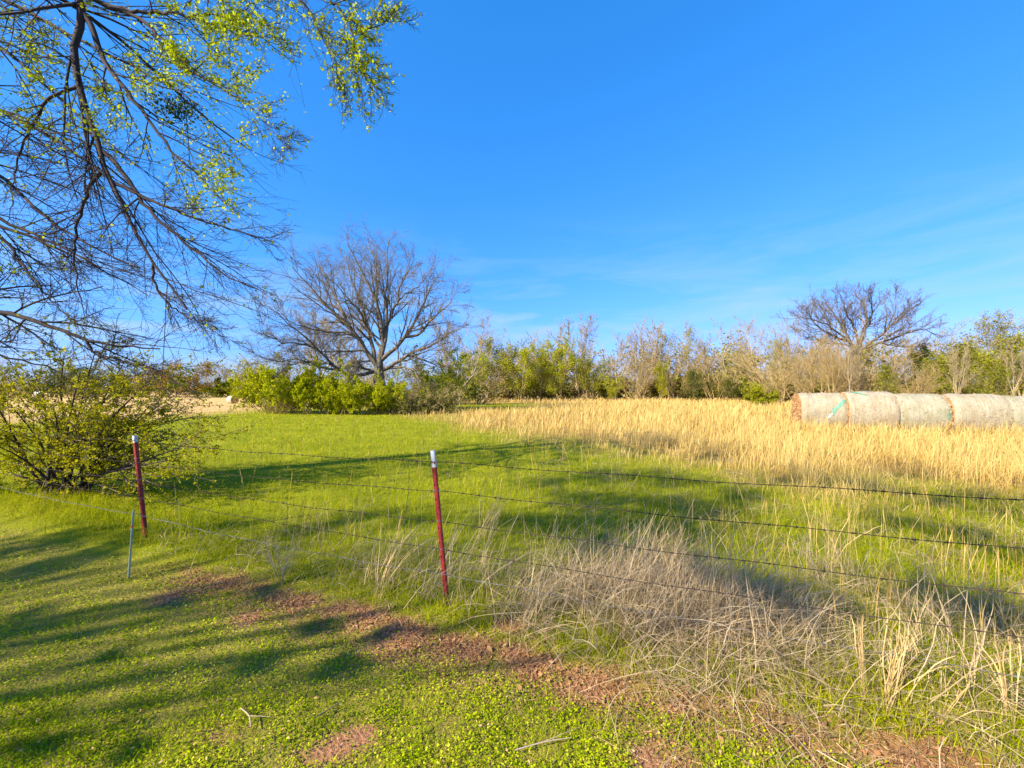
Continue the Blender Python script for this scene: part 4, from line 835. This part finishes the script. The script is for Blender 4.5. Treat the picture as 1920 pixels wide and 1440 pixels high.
# ------------------------------------------------------------------ traced trees
def trace(pts, Y0, Y1, K, conv):
    n = len(pts); Ys = np.linspace(Y0, Y1, n); return resample([pix(*conv(px, py), Y) for (px, py), Y in zip(pts, Ys)], K)
def spreading_tree(name, label, limbs, conv, Yt, base_u, r, trunk_pts, trunk_r, bark, rmin, nl, up=0.07, group=None):
    xx = (base_u - CU) / F * Yt; base = np.array([xx, Yt, float(gz(xx, Yt))]); e = empty(name, base)
    Pt = resample([pix(*conv(*p), Yt) if p[1] is not None else base for p in trunk_pts], 8); Pt[0] = base - [0, 0, .2]
    gg = Geo(); gg.add(*tubes((Pt - base)[None], trunk_r * np.interp(np.linspace(0, 1, 8), [0, .5, 1], [1.0, .8, .2])[None], 12)); obj('trunk', gg.mesh('big_trunk', bark, True), e)
    P1 = []; R1 = []; SN = [resample(Pt, 40)]
    for pts, rad, dY in limbs:
        q = np.concatenate(SN); u0, v0 = conv(*pts[0]); dd = np.hypot(CU + F * q[:, 0] / q[:, 1] - u0, HV - F * (q[:, 2] - EYE) / q[:, 1] - v0); k = int(np.argmin(dd))
        p = trace(pts[1:], q[k, 1], q[k, 1] + dY, 12, conv); p = resample(np.concatenate([q[k:k + 1], p]), 12); SN.append(resample(p, 40)[:30]); p[2:-1] += r.normal(size=(9, 3)) * 0.06; P1.append(p - base); R1.append(rad * np.linspace(1, .10, 12) ** 1.15 * .85 + rmin)
    P1 = np.stack(P1); R1 = np.stack(R1)
    for k in range(len(P1)):
        gg = Geo(); gg.add(*tubes(P1[k:k + 1], R1[k:k + 1], 8)); obj('limb', gg.mesh('big_limb', bark, True), e)
    P2, R2 = grow(P1, R1, nl, r, .18, 1, 38, 11, .42, 8, .08, (0, 0, up), .48, .5, rmin * 1.5)
    P3, R3 = grow(P2, R2, 8, r, .12, 1, 36, 12, .48, 4, .10, (0, 0, up), .6, .4, rmin)
    P4, R4 = grow(P3, R3, 5, r, .15, 1, 36, 12, .60, 2, .12, (0, 0, up), .7, .3, rmin * .75)
    gg = Geo(); gg.add(*tubes(P2, R2, 4)); gg.add(*tubes(P3, R3, 3)); gg.add(*tubes(P4, R4, 3)); obj('branches', gg.mesh('big_branches', bark), e)
    return tag(e, label, 'tree', group)
cB = lambda x, y: (440 + x / 3.6, 400 + (y + (1000 - y) * 0.07 if y < 1000 else y) / 3.6)
limbs = [
    ([(930, 1040), (900, 950), (870, 880), (840, 820), (790, 770), (720, 700), (650, 620), (580, 530), (500, 450), (430, 360), (385, 310)], .26, -2.5),
    ([(800, 790), (760, 710), (720, 600), (680, 530), (640, 440), (590, 330), (545, 235)], .14, 3.0),
    ([(830, 815), (760, 795), (680, 790), (600, 780), (500, 770), (420, 720), (330, 690)], .13, -3.5),
    ([(955, 1000), (930, 850), (895, 730), (870, 640), (850, 560), (800, 440), (760, 320), (740, 200)], .20, 2.0),
    ([(960, 900), (900, 780), (860, 660), (790, 570), (700, 460), (640, 400)], .13, -4.0),
    ([(975, 1020), (1000, 800), (985, 700), (970, 600), (930, 480), (870, 380), (820, 250), (755, 140)], .22, -1.5),
    ([(1000, 1020), (1020, 820), (1040, 720), (1030, 600), (1020, 480), (1035, 380), (1030, 250), (1040, 130)], .22, 2.5),
    ([(1035, 740), (1060, 650), (1100, 560), (1130, 430), (1170, 320), (1220, 250)], .13, -3.0),
    ([(1010, 900), (960, 700), (950, 560), (980, 420), (960, 260), (900, 170)], .12, 4.0),
    ([(1030, 1020), (1060, 920), (1100, 870), (1150, 840), (1190, 800), (1200, 740), (1240, 650), (1290, 560), (1330, 450), (1390, 350)], .22, 1.5),
    ([(1170, 830), (1220, 820), (1280, 760), (1350, 680), (1440, 590), (1510, 490)], .14, -3.0),
    ([(1040, 1070), (1090, 1020), (1150, 970), (1200, 930), (1300, 890), (1400, 850), (1480, 790), (1570, 730)], .19, -2.0),
    ([(1040, 1090), (1100, 1040), (1160, 1030), (1200, 1060), (1240, 1100), (1260, 1140)], .14, -3.0),
    ([(1180, 960), (1240, 970), (1320, 1010), (1420, 1040), (1500, 1060)], .08, 2.0),
    ([(930, 1080), (880, 1050), (840, 1030), (800, 1060), (780, 1110), (800, 1150)], .12, -3.0),
    ([(930, 1010), (870, 1000), (820, 1000), (760, 1020), (700, 1060)], .09, 3.0),
    ([(930, 1100), (800, 1110), (700, 1080), (640, 1020), (600, 950), (530, 880), (470, 820), (400, 750), (320, 690), (225, 600)], .17, -4.0),
    ([(690, 1075), (620, 1050), (560, 1050), (500, 1000), (420, 980), (330, 1000), (240, 1000), (140, 960)], .11, -4.5),
    ([(560, 900), (480, 880), (380, 870), (280, 840), (180, 790)], .09, -4.0),
    ([(640, 1030), (540, 1010), (440, 1000), (330, 1050), (260, 1110)], .08, -3.0),
    ([(1090, 560), (1180, 500), (1260, 440), (1330, 330)], .07, 3.0),
    ([(920, 870), (830, 760), (740, 640), (640, 560), (520, 560), (420, 540)], .10, 4.0),
]
spreading_tree('big_bare_tree', 'large spreading bare tree with crooked low limbs rising from green bushes', limbs, cB, 33.0, 711, np.random.default_rng(5),
               [(975, None), (975, 1200), (972, 1100), (985, 900)], .58, M['bark_grey'], .0095, 16, 0.03)
cR = lambda x, y: (1360 + x / 3.43, 520 + y / 3.43)
limbs = [
    ([(860, 520), (830, 440), (790, 400), (720, 350), (640, 290), (570, 270), (490, 260)], .2, -2),
    ([(850, 480), (800, 400), (740, 310), (690, 220), (640, 170), (600, 150)], .18, 3),
    ([(860, 440), (830, 340), (790, 250), (760, 180), (740, 110)], .18, -2),
    ([(870, 430), (890, 350), (910, 260), (900, 180), (880, 140), (830, 95)], .18, 2),
    ([(880, 430), (910, 340), (940, 260), (950, 180), (930, 100)], .17, -3),
    ([(890, 470), (960, 400), (1010, 380), (1060, 300), (1100, 220), (1090, 140)], .19, 3),
    ([(960, 400), (1040, 340), (1120, 270), (1200, 200), (1220, 150)], .15, -2),
    ([(900, 480), (1000, 420), (1100, 380), (1200, 350), (1280, 320), (1360, 370)], .18, 2),
    ([(830, 450), (740, 430), (640, 420), (560, 380), (480, 330)], .15, 2),
    ([(1000, 430), (1080, 440), (1180, 450), (1290, 430)], .12, -3),
    ([(820, 420), (700, 380), (600, 330), (520, 220)], .13, -3)]
spreading_tree('spreading_bare_tree', 'wide bare tree with rounded crown behind the row of bales', limbs, cR, 50.0, 1610, np.random.default_rng(6),
               [(860, None), (860, 700), (865, 600), (865, 500), (870, 450)], .26, M['bark_grey'], .0150, 16, 0.08)

# overhanging maple, trunk outside the left edge of the photograph
rm = np.random.default_rng(9); e = empty('maple_tree', (-10.5, 5.1, float(gz(-10.5, 5.1)))); eb = np.array(e.location)
SNAP = []
def px(pts, Y0, Y1, K=12, pre=()):
    if not pre and SNAP:                          # a side branch starts on the branch it leaves
        q = np.concatenate(SNAP); qu = CU + F * q[:, 0] / q[:, 1]; qv = HV - F * (q[:, 2] - EYE) / q[:, 1]; d = np.hypot(qu - pts[0][0], qv - pts[0][1]); k = int(np.argmin(d))
        if d[k] < 60: Y0 = q[k, 1]; Y1 = Y0 + (Y1 - Y0) * .5; pre = [q[k]]; pts = pts[1:]
    p_ = px_(pts, Y0, Y1, K, pre); SNAP.append(resample(p_, 60)); return p_
def px_(pts, Y0, Y1, K=12, pre=()):
    n = len(pts); return resample(list(pre) + [pix(u, v, Y) for (u, v), Y in zip(pts, np.linspace(Y0, Y1, n))], K)
trunk = resample([eb + [0, 0, -.3], eb + [.05, 0, 1.5], eb + [.2, .05, 3.2], eb + [.35, 0, 5.0], eb + [.6, .1, 7.0], eb + [.8, .1, 8.2], eb + [.95, .1, 9.2]], 12)
T = lambda z: np.array([np.interp(z, trunk[:, 2], trunk[:, k]) for k in range(3)])
arms = [
    (px([(164, -40), (164, 0), (166, 40), (139, 63), (129, 91), (133, 119), (146, 158), (158, 198), (178, 241), (194, 285), (198, 329), (210, 356), (238, 396), (257, 435), (283, 495), (317, 542), (350, 580)], 6.6, 5.6, 30, [T(6.2), T(6.2) + [1.2, .5, 1.4], T(6.2) + [2.6, 1.0, 2.2]]), .088),
    (px([(283, 500), (287, 531), (306, 566), (350, 595), (408, 616)], 5.8, 5.5, 10), .018),
    (px([(194, 285), (222, 305), (253, 356), (273, 396), (317, 431), (356, 459), (396, 495), (435, 530), (499, 550)], 6.0, 5.4), .036),
    (px([(198, 337), (245, 356), (301, 388), (356, 404), (420, 428), (480, 440), (530, 463)], 5.9, 5.6), .026),
    (px([(168, 30), (182, 40), (174, 83), (190, 115), (222, 150), (253, 186), (277, 226), (297, 253), (329, 285), (348, 313), (380, 344), (420, 380)], 6.5, 5.6), .045),
    (px([(200, -30), (273, 36), (301, 71), (356, 135), (420, 170), (475, 198)], 6.4, 5.5), .035),
    (px([(190, -10), (257, 24), (336, 26), (396, 32), (431, 28), (483, 4)], 6.2, 5.2), .032),
    (px([(336, 26), (400, 45), (460, 60), (512, 80)], 5.8, 5.3, 8), .014),
    (px([(-60, 180), (16, 214), (51, 230), (99, 261), (135, 285), (178, 317), (222, 352), (273, 364), (330, 395)], 6.3, 5.9, 14, [T(5.6), T(5.6) + [.7, -.1, .6]]), .05),
    (px([(139, 158), (87, 182), (59, 230), (40, 277), (26, 325), (24, 376), (12, 420)], 6.2, 5.8), .026),
    (px([(190, 313), (158, 348), (154, 388), (146, 420), (137, 467), (139, 515), (150, 570), (165, 605)], 6.0, 5.8), .026),
    (px([(-60, 280), (0, 325), (32, 364), (71, 396), (107, 428), (158, 455), (220, 480), (290, 530)], 6.6, 6.0, 14, [T(4.8), T(4.8) + [.6, 0, .5]]), .045),
    (px([(-60, 385), (0, 408), (40, 428), (79, 447), (139, 471), (198, 511), (277, 554)], 6.4, 6.0, 12, [T(4.3), T(4.3) + [.6, 0, .2]]), .045),
    (px([(-80, 570), (0, 584), (38, 595), (73, 604), (108, 613), (131, 630), (163, 642), (204, 651), (254, 657), (300, 654)], 6.4, 6.0, 14, [T(2.9), T(2.9) + [.6, 0, .25]]), .07),
    (px([(157, 640), (175, 662), (210, 674), (257, 683), (300, 692)], 6.1, 5.9, 8), .022),
    (px([(-40, 420), (15, 458), (35, 487), (67, 525), (87, 555), (117, 581), (140, 604)], 5.8, 5.7), .03),
    (px([(-40, 410), (0, 426), (58, 444), (117, 470), (163, 493), (198, 508), (254, 511)], 5.6, 5.4), .03),
    (px([(-60, 650), (0, 668), (60, 680), (120, 690), (170, 720)], 6.2, 6.2, 10, [T(2.6), T(2.6) + [.6, 0, 0]]), .035),
    (px([(-60, 40), (10, 90), (60, 140), (120, 190), (180, 250), (240, 300)], 6.9, 6.4, 14, [T(6.4), T(6.4) + [.6, .3, .5]]), .05),
    (px([(-40, -20), (60, 20), (130, 70), (220, 110), (300, 150), (380, 200)], 7.2, 6.4, 14, [T(7.4), T(7.4) + [.6, .4, .5]]), .05),
    (px([(300, -140), (440, -90), (530, -40), (600, -20)], 6.0, 5.1, 16, [T(7.8), T(7.8) + [1.2, .2, 1.2], T(7.8) + [2.8, .4, 1.8]]), .05),
    (px([(535, -36), (558, 0), (582, 24), (602, 63), (618, 103), (633, 131), (649, 162)], 5.2, 5.0, 12), .016),
    (px([(600, -20), (629, 8), (649, 36), (673, 55), (709, 55), (732, 36)], 5.1, 4.9, 10), .014),
    (px([(657, 45), (661, 91), (681, 127), (701, 158)], 4.95, 4.9, 8), .008),
    (px([(430, 185), (470, 200), (500, 235), (520, 258), (545, 280)], 5.6, 5.5, 10), .006),
    (resample([T(6.5), T(6.5) + [-1.2, .2, 1.4], T(6.5) + [-2.6, .3, 2.2]], 12), .06),
]
tg = Geo(); tg.add(*tubes((trunk - eb)[None], np.linspace(.36, .09, 12)[None], 12)); obj('trunk', tg.mesh('maple_trunk', M['bark'], True), e)
A = []; AR = []
for p, rad in arms:
    q = resample(p, 24) - eb; q[1:-1] += rm.normal(size=(22, 3)) * .014; A.append(q); AR.append(np.linspace(rad, max(rad * .13, .003), 24))
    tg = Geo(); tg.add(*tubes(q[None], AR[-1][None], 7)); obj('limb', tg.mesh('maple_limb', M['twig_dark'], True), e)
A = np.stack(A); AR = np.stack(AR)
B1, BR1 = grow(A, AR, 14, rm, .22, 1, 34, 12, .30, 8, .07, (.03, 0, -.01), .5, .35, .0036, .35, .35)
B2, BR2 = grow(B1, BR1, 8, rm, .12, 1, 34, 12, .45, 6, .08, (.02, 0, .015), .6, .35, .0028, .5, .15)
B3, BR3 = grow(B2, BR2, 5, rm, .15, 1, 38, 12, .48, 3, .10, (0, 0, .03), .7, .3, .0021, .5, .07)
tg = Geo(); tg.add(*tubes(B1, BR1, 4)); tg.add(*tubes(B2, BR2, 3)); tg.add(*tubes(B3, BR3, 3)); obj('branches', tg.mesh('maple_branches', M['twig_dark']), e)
# young leaves: thick on the sunny upper outer sprays, few on the low ones
allp = np.concatenate([B2[:, 2:].reshape(-1, 3), B3.reshape(-1, 3), np.repeat(B1[21 * 14:24 * 14].reshape(-1, 3), 2, 0), np.repeat(A[21:24, 3:].reshape(-1, 3), 4, 0)]) ; allw = allp + eb
uu = CU + F * allw[:, 0] / np.maximum(allw[:, 1], .5); vv = HV - F * (allw[:, 2] - EYE) / np.maximum(allw[:, 1], .5)
def blob(cx, cy, rx, ry, k): return k * np.exp(-(((uu - cx) / rx) ** 2 + ((vv - cy) / ry) ** 2))
dens = 0.012 + blob(340, 60, 70, 60, 1.0) + blob(430, 150, 70, 60, 1.0) + blob(290, 140, 60, 40, .7) + blob(410, 330, 55, 55, .9) + blob(60, 60, 130, 80, 1.6) + blob(120, 150, 120, 80, 1.2) + blob(340, 220, 90, 60, .45) + blob(230, 230, 110, 60, .22) + blob(640, 80, 120, 130, .2) + blob(440, 30, 90, 50, .35) + blob(0, 480, 60, 80, .12)
pick = np.nonzero(rm.random(len(allp)) < np.clip(dens * 1.6, 0, 1))[0]; pick = pick[rm.permutation(len(pick))[:30000]]
C = allp[pick] + rm.normal(size=(len(pick), 3)) * .03; n = len(C); V, Q = leaves(C, rm.uniform(.024, .056, n), rm, .4, .75)
tg = Geo(); tg.add(V, Q, np.repeat(np.clip(.55 + .25 * rm.normal(size=n) - .3 * (vv[pick] > 0) * (uu[pick] < 200), 0, 1), 4)); obj('crown', tg.mesh('maple_leaves', M['leaf_maple']), e)
cl = pix(330, 205, 5.9) - eb; nn = 600; C = cl + rm.normal(size=(nn, 3)) * np.array([.17, .13, .07]); V, Q = leaves(C, rm.uniform(.03, .06, nn), rm, .2, .5)
tg = Geo(); tg.add(V, Q, np.repeat(rm.random(nn) * .5, 4)); mo = obj('mistletoe', tg.mesh('mistletoe', M['leaf_cedar']), e); mo['kind'] = 'stuff'; mo['label'] = 'dark green clump of mistletoe among the branches'
tag(e, 'overhanging maple with drooping dark branches and yellow-green leaves at upper left', 'tree')

# leafy shrub at the fence on the left
rs = np.random.default_rng(14); bp = gpix(125, 925); e = empty('leafy_shrub', bp); st = 15
stems = []
tg_pts = [(60, 690), (120, 665), (180, 655), (240, 668), (300, 690), (345, 730), (375, 780), (360, 830), (20, 760), (-30, 720), (150, 700), (220, 720), (280, 760), (330, 860), (-20, 830), (60, 800), (200, 780), (260, 830), (0, 880), (100, 760), (300, 800), (170, 820)]
for k, (u, v) in enumerate(tg_pts):
    Y = bp[1] + rs.uniform(-0.9, 1.0); tp_ = pix(u, v, Y); b0 = bp + np.array([rs.normal() * .12, rs.normal() * .12, -.05]); m_ = b0 + (tp_ - b0) * .42 + np.array([-.10 * (tp_[0] - b0[0]), 0, .22 * abs(tp_[0] - b0[0]) * rs.uniform(-.2, 1)])
    stems.append(resample([b0, (b0 + m_) / 2 + rs.normal(size=3) * .05, m_, (m_ + tp_) / 2 + rs.normal(size=3) * .05, tp_], 10) - bp)
P0 = np.stack(stems); R0 = np.linspace(.028, .005, 10)[None] * np.ones((len(stems), 1))
P1, R1 = grow(P0, R0, 14, rs, .22, 1, 46, 14, .42, 7, .08, (.10, 0, -.005), .55, .4, .0045, .4, .3)
P2, R2 = grow(P1, R1, 6, rs, .1, 1, 42, 12, .42, 5, .09, (.06, 0, .01), .6, .3, .003, .4, .12)
tg = Geo(); tg.add(*tubes(P0, R0, 6)); obj('stems', tg.mesh('shrub_stems', M['twig_dark'], True), e)
tg = Geo(); tg.add(*tubes(P1, R1, 4)); tg.add(*tubes(P2, R2, 3)); obj('twigs', tg.mesh('shrub_twigs', M['bark']), e)
n = 36000; C = leafy(P2, R2, n, .016, .03, rs, 0, 0.05); C[:, 2] = np.maximum(C[:, 2], .15); V, Q = leaves(C, rs.uniform(.020, .046, n), rs, .8, .7)
tg = Geo(); tg.add(V, Q, np.repeat(np.clip(.5 + .24 * rs.normal(size=n), 0, 1), 4)); obj('foliage', tg.mesh('shrub_leaves', M['leaf_shrub']), e)
tag(e, 'near leafy yellow-green shrub with dark slanting twigs behind farther red post', 'shrub')

# ------------------------------------------------------------------ tree behind the viewer that throws the dappled shade on lawn and pasture
rt = np.random.default_rng(15); tb = np.array([-11.0, -1.8, float(gz(-11.0, -1.8))]); e = empty('shade_tree', tb)
shade = [  # photo column, row, spread radius
    (1040, 905, .45), (1120, 890, .5), (1200, 895, .55), (1280, 905, .5), (1090, 935, .4), (1180, 940, .5), (1270, 950, .5), (1350, 960, .4), (1130, 975, .4), (1220, 990, .4), (1310, 1000, .35), (1390, 930, .3), (1060, 985, .3), (980, 975, .25), (900, 985, .25), (1150, 1020, .35), (1230, 1050, .3),
    (1470, 900, .4), (1560, 905, .45), (1640, 915, .4), (1700, 890, .4), (1760, 940, .45), (1830, 930, .45), (1890, 960, .4), (1680, 980, .3), (1780, 1000, .35), (1870, 1030, .3), (1800, 1140, .25), (1880, 1160, .25), (1740, 1110, .2), (1480, 1130, .22), (1560, 1145, .22), (1420, 1110, .22),
    (720, 862, .4), (640, 868, .3), (790, 975, .3), (700, 965, .3), (620, 985, .25), (560, 1000, .25), (450, 985, .25), (390, 990, .22), (480, 890, .4), (400, 880, .4),
    (40, 1030, .35), (110, 1010, .35), (180, 1000, .3), (240, 1010, .25), (20, 1080, .25), (90, 1060, .3), (170, 1040, .25),
    (60, 1155, .09), (330, 1130, .10), (500, 1110, .09), (190, 1235, .05), (480, 1255, .08), (590, 1180, .09), (650, 1240, .08), (90, 1395, .06), (265, 1405, .04), (720, 1190, .07)]
lp, lsz, limbs_, lr = [], [], [], []
for (u, v, rad) in shade:
    gp = gpix(u, v)
    hgt = rt.uniform(5.0, 7.5) if gp[1] > 3.0 else rt.uniform(4.0, 5.5)
    c = gp + S / S[2] * hgt
    if c[1] > -0.6: c = gp + S / S[2] * (hgt + 2.0 + (c[1] + .6) * 1.0)
    n = int(14 + (850 if 960 < u < 1430 and v < 1060 else 470) * rad ** 1.25); q = rt.normal(size=(n, 3)) * rad * np.array([.62, .62, .45]); lp.append(c + q); lsz.append(rt.uniform(.07, .13, n))
    mid = tb + np.array([0, 0, 3.2]) + (c - tb - [0, 0, 3.2]) * .5 + [0, 0, .5]
    limbs_.append(resample([tb + [0, 0, rt.uniform(2.2, 4.5)], mid + rt.normal(size=3) * .15, c - (c - mid) * .15, c], 8) - tb); lr.append(np.linspace(.03, .006, 8))
tg = Geo(); tg.add(*tubes(resample([[0, 0, -.3], [.05, 0, 1.5], [0, .1, 3.2], [.1, .1, 5.2]], 8)[None], np.linspace(.34, .12, 8)[None], 10)); obj('trunk', tg.mesh('shade_trunk', M['bark'], True), e)
LP = np.stack(limbs_); LR = np.stack(lr); T1, TR1 = grow(LP, LR, 6, rt, .5, 1, 40, 12, .16, 4, .12, (0, 0, .03), .6, .2, .006)
tg = Geo(); tg.add(*tubes(LP, LR, 5)); tg.add(*tubes(T1, TR1, 3)); obj('branches', tg.mesh('shade_branches', M['bark']), e)
C = np.concatenate(lp) - tb; V, Q = leaves(C, np.concatenate(lsz), rt, .5, .8); tg = Geo(); tg.add(V, Q, np.repeat(rt.random(len(C)), 4)); obj('crown', tg.mesh('shade_leaves', M['leaf_maple']), e)
tag(e, 'tree standing behind the viewer, known by its dappled shade on the grass', 'tree')

# small white roofed hut among the trees at the right edge
c = pix(1891, 712, 47); zg = float(gz(c[0], 47)); e = empty('white_hut', (c[0], 47, zg), -0.5)
M['hut_white'] = solid_mat('hut_white', [(0.62, 0.62, 0.62), (0.78, 0.78, 0.78)], 6, 0.6); M['hut_dark'] = solid_mat('hut_dark', [(0.08, 0.06, 0.055), (0.14, 0.11, 0.1)], 6, 0.8)
def box(x0, x1, y0, y1, z0, z1): return np.array([[x0, y0, z0], [x1, y0, z0], [x1, y1, z0], [x0, y1, z0], [x0, y0, z1], [x1, y0, z1], [x1, y1, z1], [x0, y1, z1]], float)
BQ = np.array([[0, 3, 2, 1], [4, 5, 6, 7], [0, 1, 5, 4], [1, 2, 6, 5], [2, 3, 7, 6], [3, 0, 4, 7]])
obj('wall', make_mesh('hut_wall', box(-.5, .5, -.5, .5, 0, 2.55), BQ, M['hut_dark']), e)
def slab(sgn):
    v = np.array([[0, -.62, 3.0], [0, .62, 3.0], [sgn * .72, .62, 2.5], [sgn * .72, -.62, 2.5]]); return np.concatenate([v, v + [0, 0, .05]])
obj('roof_slope', make_mesh('hut_roof', slab(-1), BQ, M['hut_white']), e); obj('roof_slope', make_mesh('hut_roof', slab(1), BQ, M['hut_white']), e)
obj('gable', make_mesh('hut_gable', np.array([[-.5, -.51, 2.55], [.5, -.51, 2.55], [0, -.51, 2.98], [-.5, -.49, 2.55], [.5, -.49, 2.55], [0, -.49, 2.98]]), [np.array([[0, 1, 2], [5, 4, 3]]), np.array([[0, 3, 4, 1], [1, 4, 5, 2], [2, 5, 3, 0]])], M['hut_white']), e)
tag(e, 'tiny white roofed hut among the trees at right edge', 'hut')

print('verts total', sum(len(m.vertices) for m in bpy.data.meshes), 'tris', sum(len(m.loops) - 2 * len(m.polygons) for m in bpy.data.meshes))
